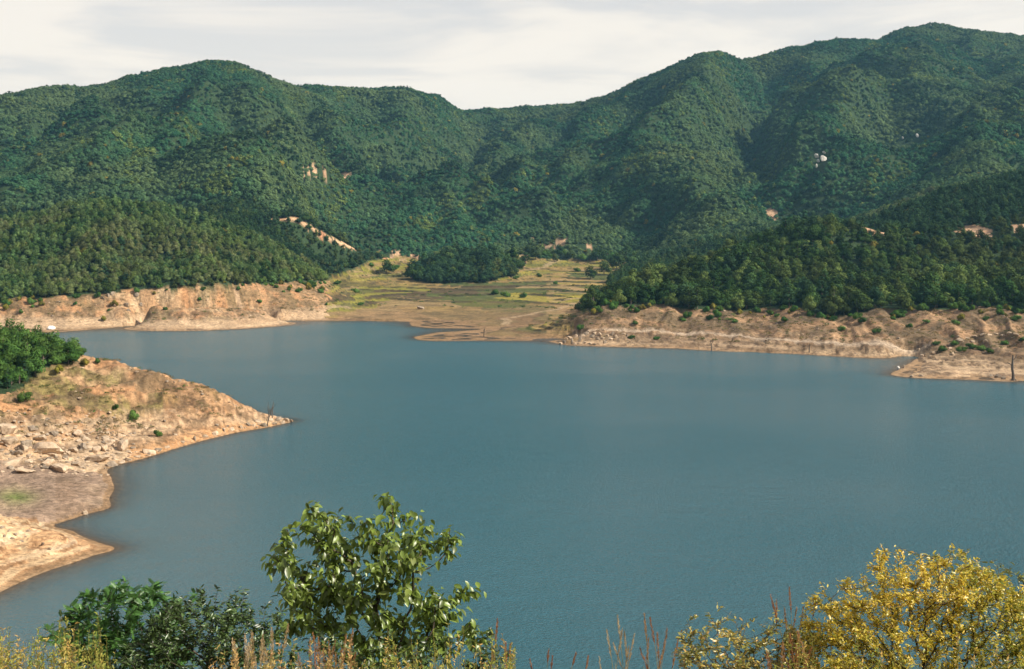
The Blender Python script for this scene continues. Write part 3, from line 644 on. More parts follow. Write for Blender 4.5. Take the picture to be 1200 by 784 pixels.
def crown_mesh(seed, kind, n_leaf, leaf):
    """returns leaf quads + tint for a crown about 1 unit = 1 m, tree about 9 m tall"""
    g = np.random.default_rng(seed)
    cs, rs = [], []
    if kind == 'round':
        for i in range(g.integers(11, 15)):
            t = g.uniform(0, 2 * math.pi); r = 2.5 * math.sqrt(g.uniform(0, 1)); z = 1.9 + g.uniform(0, 1) * 5.0 * (1 - (r / 3.4) ** 2)
            cs.append((r * math.cos(t), r * math.sin(t), z)); rs.append(g.uniform(1.0, 1.7))
        cs.append((0, 0, 7.2)); rs.append(1.4)
    elif kind == 'tall':
        for i in range(g.integers(14, 18)):
            t = g.uniform(0, 2 * math.pi); f = g.uniform(0, 1); z = 1.6 + 7.2 * f; r = g.uniform(0.2, 1.0) * 2.1 * math.sin(math.pi * (0.2 + 0.72 * f)) ** 0.8
            cs.append((r * math.cos(t), r * math.sin(t), z)); rs.append(g.uniform(0.85, 1.35) * (1.15 - 0.45 * f))
        cs.append((0, 0, 9.2)); rs.append(0.8)
    elif kind == 'pine':
        z = 2.2
        while z < 9.6:
            w = 2.9 * (1 - ((z - 1.5) / 9.2) ** 1.3)
            for k in range(g.integers(3, 6)):
                t = g.uniform(0, 2 * math.pi); r = w * g.uniform(0.35, 0.95)
                cs.append((r * math.cos(t), r * math.sin(t), z + g.uniform(-.25, .3) - 0.12 * r)); rs.append(max(0.45, 0.36 * w + 0.3) * g.uniform(0.8, 1.15))
            z += g.uniform(0.75, 1.1)
        cs.append((0, 0, 9.9)); rs.append(0.4)
    elif kind == 'poplar':
        for i in range(22):
            f = i / 21; z = 1.8 + 11.0 * f; r = 0.75 * g.uniform(0.2, 1) * math.sin(math.pi * (0.12 + 0.8 * f)); t = g.uniform(0, 7)
            cs.append((r * math.cos(t), r * math.sin(t), z)); rs.append(g.uniform(0.45, 0.85) * (1.1 - 0.5 * f))
    elif kind == 'shrub':
        for i in range(g.integers(8, 12)):
            t = g.uniform(0, 2 * math.pi); r = 1.5 * math.sqrt(g.uniform(0, 1)); z = 0.7 + g.uniform(0, 1) * 1.8 * (1 - (r / 2.2) ** 2)
            cs.append((r * math.cos(t), r * math.sin(t), z)); rs.append(g.uniform(0.6, 0.95))
    cs, rs = np.array(cs), np.array(rs)
    pr = rs ** 2 / (rs ** 2).sum(); li = g.choice(len(cs), n_leaf, p=pr)
    d = g.normal(size=(n_leaf, 3)); d /= np.linalg.norm(d, axis=1, keepdims=True)
    if kind == 'pine': d[:, 2] *= 0.5
    rad = rs[li] * g.uniform(0.62, 1.12, n_leaf) ** 0.6
    cen = cs[li] + d * rad[:, None]
    mid = cs.mean(0); outw = cen - mid; outw /= np.linalg.norm(outw, axis=1, keepdims=True) + 1e-9
    nr = d * 0.75 + outw * 0.5 + g.normal(size=(n_leaf, 3)) * 0.28 + np.array([0, 0, 0.25])
    V, Q = leaf_quads(cen, nr, leaf, g)
    lt = g.uniform(0, 1, len(cs))[li] * 0.65 + g.uniform(0, 1, n_leaf) * 0.35
    return V, Q, np.repeat(lt, 4), cs
def trunk_mesh(seed, kind, cs, sides=6):
    g = np.random.default_rng(seed + 999)
    top = {'round': 5.5, 'tall': 7.5, 'pine': 9.3, 'poplar': 11.5, 'shrub': 0.9}[kind]; r0 = {'round': .22, 'tall': .2, 'pine': .2, 'poplar': .19, 'shrub': .06}[kind]
    zs = np.linspace(-0.8, top, 7); pts = np.stack([0.12 * np.sin(zs * 0.7 + g.uniform(0, 6)), 0.12 * np.cos(zs * 0.8 + g.uniform(0, 6)), zs], 1)
    parts = [tube(pts, r0 * (1.25 - 1.1 * np.linspace(0, 1, 7)), sides)]
    for c in cs[g.permutation(len(cs))[:9]]:
        z0 = min(top * 0.9, max(0.3 if kind == 'shrub' else 1.4, c[2] - 0.6 * math.hypot(c[0], c[1]) - 0.4)); s = np.array([0, 0, z0])
        m = s + (c - s) * 0.5 + np.array([0, 0, -0.15]); parts.append(tube([s, m, c], [r0 * .42, r0 * .3, r0 * .12], 4))
    return join(parts)
class Proto: pass
def make_proto(seed, kind, mat, n_leaf, leaf):
    p = Proto(); V, Q, t, cs = crown_mesh(seed, kind, n_leaf, leaf)
    p.crown = mesh_data('crown', V, [Q], [mat], False, {'tint': t})
    tv, tq = trunk_mesh(seed, kind, cs); p.trunk = mesh_data('trunk', tv, [tq], [mat_bark], True)
    av, aq = join([(V, Q), (tv, tq)])
    p.both = mesh_data('tree', av, [aq], [mat, mat_bark], False, {'tint': np.concatenate([t, np.full(len(tv), .5)])}, np.concatenate([np.zeros(len(Q)), np.ones(len(tq))]))
    p.kind = kind; return p
mat_hill = leaf_material('yellowish_scrub_foliage', (0.072, 0.130, 0.044), (0.122, 0.175, 0.058), (0.135, 0.148, 0.060), patch=0.02, **TREE_TONES)  # yellower, paler leaf colour of the scrub itself
near_specs = [('round', mat_broad), ('round', mat_broad), ('tall', mat_broad), ('tall', mat_broad), ('round', mat_light), ('tall', mat_light), ('pine', mat_pine), ('pine', mat_pine), ('round', mat_pine), ('poplar', mat_light), ('round', mat_bush), ('shrub', mat_bush), ('shrub', mat_yellow), ('round', mat_broad), ('round', mat_hill)]
NEAR = [make_proto(100 + i, k, m, 1500, 0.30 if k != 'shrub' else 0.17) for i, (k, m) in enumerate(near_specs)]
far_specs = [('round', mat_far), ('round', mat_far), ('tall', mat_far), ('round', mat_far), ('round', mat_light), ('pine', mat_pine), ('tall', mat_pine), ('round', mat_yellow)]
FARP = [make_proto(300 + i, k, m, 240, 0.70) for i, (k, m) in enumerate(far_specs)]

_gz2 = GZ.reshape(nr_, nc_)
_dr = np.gradient(_gz2, axis=0) / np.gradient(RR, axis=0); _dt = np.gradient(_gz2, axis=1) / (np.gradient(TH, axis=1) * RR)
def slope_at(X, Y):
    t = np.arctan2(X, Y); R = np.hypot(X, Y); c = np.clip(np.searchsorted(th, t), 1, nc_ - 2); r = np.clip(np.searchsorted(rr, R), 1, nr_ - 2)
    a = (_dr[r, c] + _dr[r - 1, c] + _dr[r + 1, c]) / 3; b = (_dt[r, c] + _dt[r, c - 1] + _dt[r, c + 1]) / 3
    s_, c_ = np.sin(t), np.cos(t); return a * s_ + b * c_, a * c_ - b * s_
def tilt_euler(nx, ny, amt, spin):
    n = np.stack([-nx * amt, -ny * amt, np.ones_like(nx)], 1); n /= np.linalg.norm(n, axis=1, keepdims=True)
    xa = np.stack([np.cos(spin), np.sin(spin), np.zeros_like(spin)], 1); y = np.cross(n, xa); y /= np.linalg.norm(y, axis=1, keepdims=True); x = np.cross(y, n)
    return np.stack([np.arctan2(y[:, 2], n[:, 2]), np.arcsin(np.clip(-x[:, 2], -1, 1)), np.arctan2(x[:, 1], x[:, 0])], 1).astype(np.float32)
def scatter(name, pts, scale, pick, protos, label_col, lean=0.0):
    """uncountable vegetation: one object whose points carry instances of whole plants"""
    c = bpy.data.collections.new(name + '_kinds')
    for i, me in enumerate(protos):
        o = bpy.data.objects.new('%s_kind_%02d' % (name, i), me); c.objects.link(o)
    me = bpy.data.meshes.new(name); me.vertices.add(len(pts)); me.vertices.foreach_set('co', np.asarray(pts, np.float32).ravel())
    at = me.attributes.new('size', 'FLOAT_VECTOR', 'POINT'); at.data.foreach_set('vector', np.asarray(scale, np.float32).ravel())
    at = me.attributes.new('spin', 'FLOAT_VECTOR', 'POINT'); sp = np.zeros((len(pts), 3), np.float32); sp[:, 2] = rng.uniform(0, 6.28, len(pts)); sp[:, 0] = rng.normal(0, 0.05, len(pts)); 
    if lean: sp = tilt_euler(*slope_at(pts[:, 0], pts[:, 1]), lean, sp[:, 2].astype(float))
    at.data.foreach_set('vector', sp.ravel())
    at = me.attributes.new('pick', 'INT', 'POINT'); at.data.foreach_set('value', np.asarray(pick, np.int32))
    o = link(name, me)
    ng = bpy.data.node_groups.new(name, 'GeometryNodeTree')
    ng.interface.new_socket('Geometry', in_out='INPUT', socket_type='NodeSocketGeometry'); ng.interface.new_socket('Geometry', in_out='OUTPUT', socket_type='NodeSocketGeometry')
    N, L = ng.nodes, ng.links
    gi, go = N.new('NodeGroupInput'), N.new('NodeGroupOutput')
    ci = N.new('GeometryNodeCollectionInfo'); ci.inputs['Collection'].default_value = c; ci.inputs['Separate Children'].default_value = True; ci.inputs['Reset Children'].default_value = True
    ip = N.new('GeometryNodeInstanceOnPoints'); ip.inputs['Pick Instance'].default_value = True
    def attr(n, t):
        a = N.new('GeometryNodeInputNamedAttribute'); a.data_type = t; a.inputs['Name'].default_value = n; return a.outputs['Attribute']
    L.new(gi.outputs[0], ip.inputs['Points']); L.new(ci.outputs[0], ip.inputs['Instance']); L.new(attr('pick', 'INT'), ip.inputs['Instance Index'])
    L.new(attr('spin', 'FLOAT_VECTOR'), ip.inputs['Rotation']); L.new(attr('size', 'FLOAT_VECTOR'), ip.inputs['Scale']); L.new(ip.outputs[0], go.inputs[0])
    o.modifiers.new('plants', 'NODES').node_group = ng
    tag(o, label_col[0], label_col[1], kind='stuff'); return o

def jitter_grid(y0, y1, sp, umax=0.46, pad=25):
    out = []
    for Y in np.arange(y0, y1, sp * 0.9):
        w = umax * Y + pad; X = np.arange(-w, w, sp); out.append(np.stack([X + rng.uniform(-.5, .5, len(X)) * sp, Y + rng.uniform(-.5, .5, len(X)) * sp], 1))
    return np.concatenate(out)

# ---- candidates nearer than the mountains
def region(lo, hi, sp, test, um=0.46):
    C_ = jitter_grid(lo, hi, sp, um); cz, czn = height(C_[:, 0], C_[:, 1]); k_ = czn['forest'] & test(czn['px'], C_[:, 1], czn); return C_[k_]
head = lambda px, Y: (px > 670) & (Y < 625)
B_ = region(240, 300, 2.2, lambda px, Y, z: z['bush'])
H_ = region(420, 630, 4.3, lambda px, Y, z: head(px, Y))
O_ = region(430, 905, 3.0, lambda px, Y, z: ~head(px, Y) & ~z['bush'])
G = np.concatenate([B_, H_, O_]); is_b = np.arange(len(G)) < len(B_); is_h = (np.arange(len(G)) < len(B_) + len(H_)) & ~is_b
gz, gzn = height(G[:, 0], G[:, 1])
ok = np.ones(len(G), bool)
size = rng.uniform(0.60, 1.30, len(G)) ** 1.3
gpx, gpy, gY = gzn['px'], gzn['py'], G[:, 1]
size *= np.where(gzn['bush'], 0.44, np.where(is_h, 0.80, np.where(gzn['mound'], 0.72, 0.50)))
size *= np.where(gzn['mound'], 1 + 0.55 * perlin(G[:, 0] / 9, G[:, 1] / 9, 203), 1)
size *= 1 + 0.34 * perlin(G[:, 0] / 18, G[:, 1] / 18, 201)
backhill = is_h & (gpx > 980) & (gY > 500); size *= np.where(backhill, 0.7, 1)
ok &= ~(gzn['bush'] & ~is_b)
size *= np.where(gzn['near_road'], 0.8, 1)
ok &= visible(G[:, 0], gY, gz + 9 * size, 0.022, 22)
G, gz, size, gpx, gpy = G[ok], gz[ok], size[ok], gpx[ok], gpy[ok]; gz_bush = gzn['bush'][ok]; gz_mound = gzn['mound'][ok]
gY = G[:, 1]
u = rng.uniform(0, 1, len(G)); cl = fbm(G[:, 0] / 26, G[:, 1] / 26, 3, 207) + rng.normal(0, 0.25, len(G))
pick = np.where(cl > 0.45, rng.choice([4, 5], len(G)), np.where(cl < -0.36, rng.choice([6, 8, 8, 1], len(G)), rng.choice([0, 1, 2, 3, 13], len(G))))
dark = (gpx > 960) & (gY > 590) & (gY < 748); behind_r = (gpx > 900) & (gY >= 748); pick = np.where(behind_r, rng.choice([14, 14, 4, 13], len(G)), pick)
pick = np.where(dark & (u < 0.93), rng.choice([6, 8, 8, 8], len(G)), pick)
behind_l = (gpx < 440) & (gY > 735); pick = np.where(behind_l & (u < 0.8), rng.choice([8, 6, 1], len(G)), pick)
pick = np.where((gz_mound) & (u < 0.85), rng.choice([8, 8, 1], len(G)), pick)
hill_l = (gpx < 430) & (gY > 430) & (gY < 740); pick = np.where(hill_l & (u < 0.8), rng.choice([14, 4, 13, 14, 14], len(G)), pick)
pick = np.where(is_h[ok] & np.isin(pick, (2, 3, 5, 7)) & (rng.uniform(0, 1, len(G)) < .75), rng.choice([0, 1, 13, 4], len(G)), pick)
pick = np.where(gz_bush, np.where(u < 0.62, 10, np.where(u < .93, 11, 6)), pick); size = np.where(gz_bush & (pick == 11), size * 1.6, size)
pick = np.where((u > 0.985) & (gY < 700) & ~gz_bush, 12, pick)
size = np.where(pick == 12, size * 1.6, size)
# which of them show: the front of a wood is seen whole, those behind only by their tops
seen = np.zeros(len(G)); order = np.argsort(gY)
skyline = np.full(1700, -9.0)
for i in order:
    R = gY[i]; top = (gz[i] + 8.8 * size[i] - HC) / R; bot = (gz[i] - HC) / R; hw = int(2.2 * size[i] / R * F); c = int(gpx[i]) + 250
    if c - hw < 0 or c + hw + 1 >= 1700: continue
    seg = skyline[c - hw:c + hw + 1]
    if 0 < gpx[i] < 1200: seen[i] = (np.clip(top - np.maximum(seg, bot), 0, 1)).sum() * F
    np.maximum(seg, top, out=seg)
big = np.argsort(-seen)[:290]; big = big[seen[big] > 6]
is_big = np.zeros(len(G), bool); is_big[big] = True

KINDW = {0: 'rounded green', 1: 'dense rounded green', 2: 'tall oval green', 3: 'slender tall green', 4: 'pale green rounded', 5: 'pale green tall', 6: 'dark conical pine', 7: 'dark narrow pine', 8: 'very dark rounded', 9: 'slim poplar', 10: 'bright green bushy', 11: 'low green bushy', 12: 'yellowing', 13: 'broad green', 14: 'yellowish green'}
def plant_tree(p, loc, s, rz, label, cat, group, name, sz=1.0, wid=1.0):
    e = link(name, None, loc=loc, rot=(0, 0, rz), scale=(s * wid, s * wid, s * sz)); e.empty_display_size = 1
    link('trunk', p.trunk, e); link('crown', p.crown, e)
    return tag(e, label, cat, group)
def where(px, y):
    if y < 430: return 'rocky left point', 'bushy trees on the rocky left point'
    if px < 430: return 'left bank hill', 'trees on the hill above the left bank'
    if px < 640: return 'field mound', 'trees on the mound among the fields'
    return 'right headland', 'trees of the right headland'
rank = {}
for i in sorted(big, key=lambda k: gpx[k]):
    w, g_ = where(gpx[i], gY[i]); rank.setdefault((w, int(pick[i])), []).append(i)
ORD = ['leftmost', 'second from left', 'third from left', 'fourth from left', 'fifth from left', 'sixth from left', 'seventh from left', 'eighth from left', 'ninth from left', 'tenth from left', 'eleventh from left', 'twelfth from left']
def ordinal(k):
    if k < len(ORD): return ORD[k]
    k += 1; suf = 'th' if 10 <= k % 100 <= 20 else {1: 'st', 2: 'nd', 3: 'rd'}.get(k % 10, 'th'); return '%d%s from left' % (k, suf)
for (w, pk), ids in rank.items():
    for k, i in enumerate(ids):
        word = KINDW[pk]; nm = 'pine_tree' if pk in (6, 7) else 'broadleaf_tree'
        noun = word if 'pine' in word else word + ' tree'
        lab = '%s among the near %ss on the %s' % (ordinal(k), noun, w)
        plant_tree(NEAR[pk], (G[i, 0], G[i, 1], gz[i] - 0.15), size[i], rng.uniform(0, 6.28), lab, 'tree', where(gpx[i], gY[i])[1], nm, rng.uniform(.82, 1.0), 1.14)
rest = ~is_big
scatter('hill_woods', np.stack([G[rest, 0], G[rest, 1], gz[rest] - 0.15], 1), np.stack([size[rest] * 1.14] * 2 + [size[rest] * rng.uniform(.80, 1.0, rest.sum())], 1), pick[rest], [p.both for p in NEAR], ('mixed green woods covering the low hills round the lake', 'woods'))

# ---- the mountains
G2 = jitter_grid(905, 1900, 3.2, 0.47, 30)
g2z, g2n = height(G2[:, 0], G2[:, 1])
size2 = 0.46 * rng.uniform(0.6, 1.45, len(G2)) * (1 + 0.3 * perlin(G2[:, 0] / 14, G2[:, 1] / 14, 213)) * (1 + 0.22 * perlin(G2[:, 0] / 30, G2[:, 1] / 30, 211))
size2 *= np.where(g2n['near_road'], 0.8, 1)
ok = g2n['forest'] & visible(G2[:, 0], G2[:, 1], g2z + 9 * size2, 0.014, 22)
G2, g2z, size2 = G2[ok], g2z[ok], size2[ok]
cl = fbm(G2[:, 0] / 45, G2[:, 1] / 45, 3, 217) + rng.normal(0, 0.28, len(G2))
pick2 = np.where(cl > 0.62, 4, np.where(cl < -0.5, rng.choice([5, 6, 6], len(G2)), rng.choice([0, 1, 3, 0, 2], len(G2))))
pick2 = np.where(rng.uniform(0, 1, len(G2)) > 0.994, 7, pick2)
scatter('mountain_forest', np.stack([G2[:, 0], G2[:, 1], g2z - 0.3], 1), np.stack([size2 * 1.35] * 2 + [size2 * 0.66], 1), pick2, [p.both for p in FARP], ('dense green forest covering the mountains behind the lake', 'forest'), lean=0.9)
print('TREES near', len(G), 'big', len(big), 'far', len(G2))
# ------------------------------------------------------------------ things along the shores
_rayel = (GZ.reshape(nr_, nc_) - HC) / RR
def ground_at(px, py, ymin=100, ymax=2500):
    """first ground the sight line of a surveyed direction meets"""
    ux, uy = (px - CX) / F, -(py - HY) / F
    t = math.atan(ux); k = math.cos(t); c = int(np.clip(np.searchsorted(th, t), 0, nc_ - 1))
    colel = _rayel[:, c]; m = (rr > ymin) & (rr < ymax) & (colel >= uy * k)
    j = int(np.argmax(m)) if m.any() else int(np.argmin(np.abs(rr - ymax)))
    R = rr[j]; z = float(GZ.reshape(nr_, nc_)[j, c])
    if j > 0:
        e0, e1 = colel[j - 1] - uy * k, colel[j] - uy * k
        if e0 < 0 <= e1: f = e0 / (e0 - e1); R = rr[j - 1] + f * (rr[j] - rr[j - 1]); z = HC + uy * k * R
    return math.sin(t) * R, math.cos(t) * R, z
def zat(x, y): return float(height(np.array([x]), np.array([y]))[0][0])

mat_rock = plain_material('pale_rock', (0.33, 0.235, 0.155), (0.53, 0.405, 0.285), 1.6, 0.9, 0.6, 0.12)
mat_rock_dark = plain_material('grey_rock', (0.17, 0.13, 0.095), (0.33, 0.26, 0.19), 1.6, 0.9, 0.6, 0.12)
mat_white_rock = plain_material('white_rock', (0.52, 0.48, 0.43), (0.74, 0.69, 0.62), 1.2, 0.9, 0.5, 0.1)
mat_dead = plain_material('dead_wood', (0.075, 0.055, 0.042), (0.15, 0.12, 0.095), 3.0)
_ico = None
def ico():
    global _ico
    if _ico is None:
        import bmesh
        bm = bmesh.new(); bmesh.ops.create_icosphere(bm, subdivisions=3, radius=1.0)
        _ico = (np.array([v.co[:] for v in bm.verts]), np.array([[v.index for v in f.verts] for f in bm.faces])); bm.free()
    return _ico
def rock_mesh(seed, mat, planes=11, flat=0.8):
    g = np.random.default_rng(seed); D, Fc = ico()
    nrm = g.normal(size=(planes, 3)); nrm /= np.linalg.norm(nrm, axis=1, keepdims=True); h = g.uniform(0.55, 1.0, planes)
    nrm = np.concatenate([nrm, [[0, 0, 1], [0, 0, -1]]]); h = np.concatenate([h, [flat * g.uniform(.7, 1), 0.75]])
    dot = D @ nrm.T; r = np.where(dot > 0.05, h[None] / np.maximum(dot, 0.05), 9).min(1); r = np.minimum(r, 1.25)
    V = D * r[:, None]; V += g.normal(size=V.shape) * 0.012
    return mesh_data('rock', V, [Fc], [mat], False)
ROCKS = [rock_mesh(40 + i, mat_rock, 8 + i % 5, 0.5 + 0.08 * (i % 4)) for i in range(10)]
DROCKS = [rock_mesh(60 + i, mat_rock_dark) for i in range(4)]
WROCKS = [rock_mesh(70 + i, mat_white_rock) for i in range(3)]
def put_rock(me, px, py, w, h, label, group=None, name='boulder', cat='boulder', sink=0.3, ymin=100, ymax=2500, depth=0.8, rz=None, up=0.0):
    x, y, z = ground_at(px, py + h * 0.35, ymin, ymax); m = y / F
    o = link(name, me, loc=(x, y + w * m * 0.2, z + h * m * (0.5 - sink) + up), rot=(rng.uniform(-.35, .35), rng.uniform(-.35, .35), rng.uniform(0, 6.28) if rz is None else rz), scale=(w * m * 0.56, w * m * 0.56 * depth * rng.uniform(.6, 1.1), h * m * 0.75))
    return tag(o, label, cat, group)
bigrocks = [(8, 502, 19, 16, 'large pale block with dark hollow under it at the left photo edge'), (9, 515, 15, 9, 'squat pale boulder just below the large left edge block'),
            (52, 525, 30, 18, 'biggest boulder of the rocky shore, pale sloping top and dark left face'), (31, 520, 15, 10, 'grey boulder close to the left of the biggest boulder'),
            (10, 543, 26, 11, 'long pale wedge of rock at the left edge above the mud'), (27, 552, 22, 7, 'low flat slab at the mud edge below the pale wedge'),
            (46, 513, 18, 7, 'flat pale slab above the biggest boulder'), (70, 549, 20, 9, 'broad dark sided slab at the mud edge'), (56, 541, 13, 8, 'medium boulder between biggest boulder and the mud edge'),
            (112, 527, 11, 11, 'upright pale boulder with a black left side among the stones'), (122, 525, 9, 11, 'narrow boulder leaning beside the upright pale boulder'), (116, 537, 24, 9, 'wide pale slab near the water at the cove mouth'),
            (130, 544, 11, 7, 'dark boulder standing at the waterline of the cove mouth'), (142, 522, 17, 13, 'pale rock face above the waterline right of the stones'), (173, 529, 13, 7, 'small jutting ledge of rock on the orange shore'),
            (85, 527, 12, 8, 'angular boulder in the middle of the stone field'), (97, 523, 11, 8, 'grey angular boulder right of the stone field centre'), (36, 503, 12, 6, 'flat stone on the slope above the grey boulder'),
            (88, 543, 14, 7, 'slab with a dark gap beside it near the mud'), (62, 508, 8, 8, 'small dark boulder high on the stony slope'), (90, 508, 10, 9, 'lone pale boulder with black shadow high on the slope'),
            (20, 531, 14, 6, 'tilted slab between the grey boulder and the pale wedge')]
for i, (px, py, w, h, lab) in enumerate(bigrocks):
    put_rock((DROCKS if 'dark boulder' in lab or 'grey' in lab else ROCKS)[i % (4 if 'dark boulder' in lab or 'grey' in lab else 10)], px, py, w * 1.12, h * 0.95, lab, 'large boulders of the left rocky shore', ymin=185, ymax=260, sink=.22)
g = np.random.default_rng(5)
bands = {'upper': [], 'middle': [], 'lower': []}
for i in range(84):
    px = g.uniform(0, 150); f_ = g.uniform(0, 1); py = 500 + f_ * (50 - 0.10 * px) + 6; w = g.uniform(4.5, 11)
    bands['upper' if f_ < .33 else 'middle' if f_ < .66 else 'lower'].append((px, py, w))
for bn, lst in bands.items():
    for i, (px, py, w) in enumerate(sorted(lst)):
        put_rock((ROCKS if g.uniform() < 0.82 else DROCKS)[i % 4], px, py, w, w * g.uniform(.32, .62), '%s of the medium stones in the %s part of the stone field' % (ordinal(i), bn), 'medium stones of the stone field', 'stone', 'stone', ymin=185, ymax=260, sink=.38)
tip = [(150, 538), (160, 535), (185, 527), (196, 524), (214, 518), (228, 514), (240, 511), (252, 508), (262, 504), (272, 503), (282, 500), (290, 497), (297, 498), (303, 494), (309, 498), (315, 492), (321, 496), (326, 491), (331, 495), (336, 492), (341, 493)]
for i, (px, py) in enumerate(tip):
    put_rock((ROCKS, DROCKS)[i % 3 == 2][i % 4], px, py, g.uniform(5, 9), g.uniform(4, 6), '%s of the stones lining the orange shore of the left point' % ordinal(i), 'stones lining the left point', 'stone', 'stone', ymin=180, ymax=275)
put_rock(ROCKS[3], 100, 601, 9, 4, 'pale stone lying at the water edge of the mud flat', None, 'stone', 'stone', ymin=150, ymax=200)
for i, (px, py) in enumerate([(14, 631), (18, 626), (10, 622), (24, 634), (5, 628), (29, 629), (50, 637), (58, 643), (33, 622), (2, 618)]):
    put_rock(DROCKS[i % 4], px, py, g.uniform(4, 6), g.uniform(2.5, 4), '%s of the small dark stones on the sand spit' % ordinal(sorted([14, 18, 10, 24, 5, 29, 50, 58, 33, 2]).index(px)), 'small stones on the sand spit', 'stone', 'stone', ymin=140, ymax=180)
put_rock(WROCKS[1], 60, 384, 10, 5, 'white boulder alone on the far left sand beach', None, ymin=400, ymax=600)
for i, (px, py, w) in enumerate([(126, 346, 7), (131, 344, 6), (148, 357, 8), (150, 363, 5), (165, 356, 5), (160, 345, 6), (120, 349, 5)]):
    put_rock(DROCKS[i % 4], px, py, w, w * .8, '%s of the grey rocks poking from the far left bank' % ordinal([1, 2, 3, 4, 6, 5, 0][i]), 'grey rocks of the far left bank', 'rock', 'rock', ymin=430, ymax=600)
# tumbled masonry where the track meets the water
blocks = [(657, 402, 5, 4), (661, 401, 4, 5), (670, 400, 3, 8), (664, 397, 5, 3), (668, 395, 6, 3), (675, 393, 4, 6), (680, 397, 4, 6), (683, 393, 6, 3), (688, 391, 6, 4), (690, 388, 5, 3), (694, 394, 6, 4), (697, 390, 6, 3), (700, 397, 5, 4), (703, 391, 5, 4),
          (706, 396, 6, 4), (709, 401, 5, 4), (712, 393, 5, 4), (716, 397, 5, 5), (718, 391, 4, 5), (686, 401, 5, 4), (692, 402, 5, 3), (698, 403, 5, 3), (674, 403, 4, 3), (722, 394, 4, 5), (731, 391, 5, 3), (735, 393, 3, 3)]
for i, (px, py, w, h) in enumerate(sorted(blocks)):
    dk = i % 3 == 1
    put_rock((DROCKS if dk else ROCKS)[i % 3], px, py, w, h, '%s of the tumbled stone blocks at the end of the shore track' % ordinal(i), 'tumbled stone blocks', 'stone_block', 'stone block', ymin=400, ymax=480, depth=0.9)
for i, (px, py, w, h) in enumerate([(1076, 409, 5, 3), (1081, 416, 5, 4), (1090, 418, 5, 4), (1094, 413, 6, 4), (1104, 408, 7, 3), (1112, 408, 7, 3), (1117, 414, 5, 4), (1124, 398, 8, 3), (1134, 396, 8, 3), (1143, 394, 7, 3), (1152, 392, 8, 3), (1160, 393, 7, 3), (1168, 391, 8, 3), (1176, 393, 6, 3), (1184, 390, 7, 3), (1192, 392, 8, 3), (1162, 440, 6, 4), (1170, 441, 7, 5), (1176, 443, 6, 4), (1080, 440, 5, 3), (1068, 441, 5, 3), (1140, 400, 6, 4), (1155, 399, 6, 4)]):
    put_rock((DROCKS if py > 430 else ROCKS)[i % 4], px, py, w, h, '%s of the rocks on the ledged right hand point' % ordinal(i), 'rocks of the right hand point', 'rock', 'rock', ymin=320, ymax=440)
put_rock(WROCKS[2], 1053, 431, 5, 3.4, 'small white stone at the tip of the ledged right point', None, 'stone', 'stone', ymin=320, ymax=440, sink=0.1)
put_rock(DROCKS[1], 1059, 430, 3, 4, 'small black stone next to the white one on the right point', None, 'stone', 'stone', ymin=320, ymax=440, sink=0.1)
put_rock(DROCKS[2], 493, 361, 10, 4.5, 'low blackish lump standing in for terrace wall shadow in the lower fields', None, ymin=500, ymax=800)  # dark rock shape added in place of a terrace wall's shadow
outcrop = [(957, 184, 8, 6, 'left upper rock of the white outcrop on the right mountain'), (965, 187, 9, 9, 'largest rock of the white outcrop on the right mountain'), (959, 190, 5, 5, 'middle small rock of the white outcrop on the right mountain'), (957, 196, 4, 6, 'lowest rock of the white outcrop on the right mountain'), (966, 180, 5, 4, 'topmost rock of the white outcrop on the right mountain'),
           (1058, 163, 4, 4, 'small white rock left of the pair high on the right mountain'), (1075, 160, 4, 6, 'small white rock right of the pair high on the right mountain')]
for i, (px, py, w, h, lab) in enumerate(outcrop): put_rock(WROCKS[i % 3], px, py, w * .7, h * .75, lab, 'white rocks of the right mountain', 'rock', 'rock', ymin=900, ymax=2200, sink=0.2, up=1.5)

# dead trees standing at the waterline
def dead_tree(base, paths, label, name='dead_tree', cat='dead tree'):
    """paths in metres from the base: list of (points, radii); the first is the trunk"""
    e = link(name, None, loc=base); e.empty_display_size = 1
    for i, (pts, rad) in enumerate(paths):
        v, f = tube(pts, rad, 7); link('trunk' if i == 0 else 'branch', mesh_data('trunk' if i == 0 else 'branch', v, [f], [mat_dead], True), e)
    return tag(e, label, cat)
x, y, z = ground_at(313, 499.5, 200, 280)
tw = []
for k in range(16):
    s = np.array([0.3 + .55 * (0.5 + k / 32), 0, 2.2 + 1.4 * k / 16]) + g.normal(0, .05, 3); e_ = s + np.array([g.normal(-.1, .55), g.normal(0, .4), g.uniform(.6, 1.5)])
    tw.append(([s, (s + e_) / 2 + g.normal(0, .08, 3), e_], [.03, .02, .008]))
dead_tree((x, y, z), [([(0, 0, -.8), (.15, 0, .8), (.35, 0, 1.7), (.75, .1, 2.6), (1.0, 0, 3.6), (1.05, .1, 4.3)], [.14, .12, .11, .08, .05, .02]), ([(.35, 0, 1.6), (.3, .1, 2.6), (.15, 0, 3.6), (.3, 0, 4.8), (.1, 0, 5.6)], [.09, .07, .05, .03, .01])] + tw, 'bare dead tree with thin grey twigs at the tip of the left point')
x, y, z = ground_at(319, 492, 200, 280)
dead_tree((x, y, z), [([(0, 0, -.6), (.05, 0, 1.6), (.2, 0, 3.2), (.3, 0, 4.1)], [.12, .1, .06, .02]), ([(.1, 0, 2.2), (.5, .1, 2.9), (.65, .1, 3.4)], [.05, .03, .01]), ([(.05, 0, 1.7), (-.35, 0, 2.4)], [.05, .01])], 'smaller dead stem right behind the bare tree on the left point')
x, y, z = ground_at(1187, 446, 310, 440)
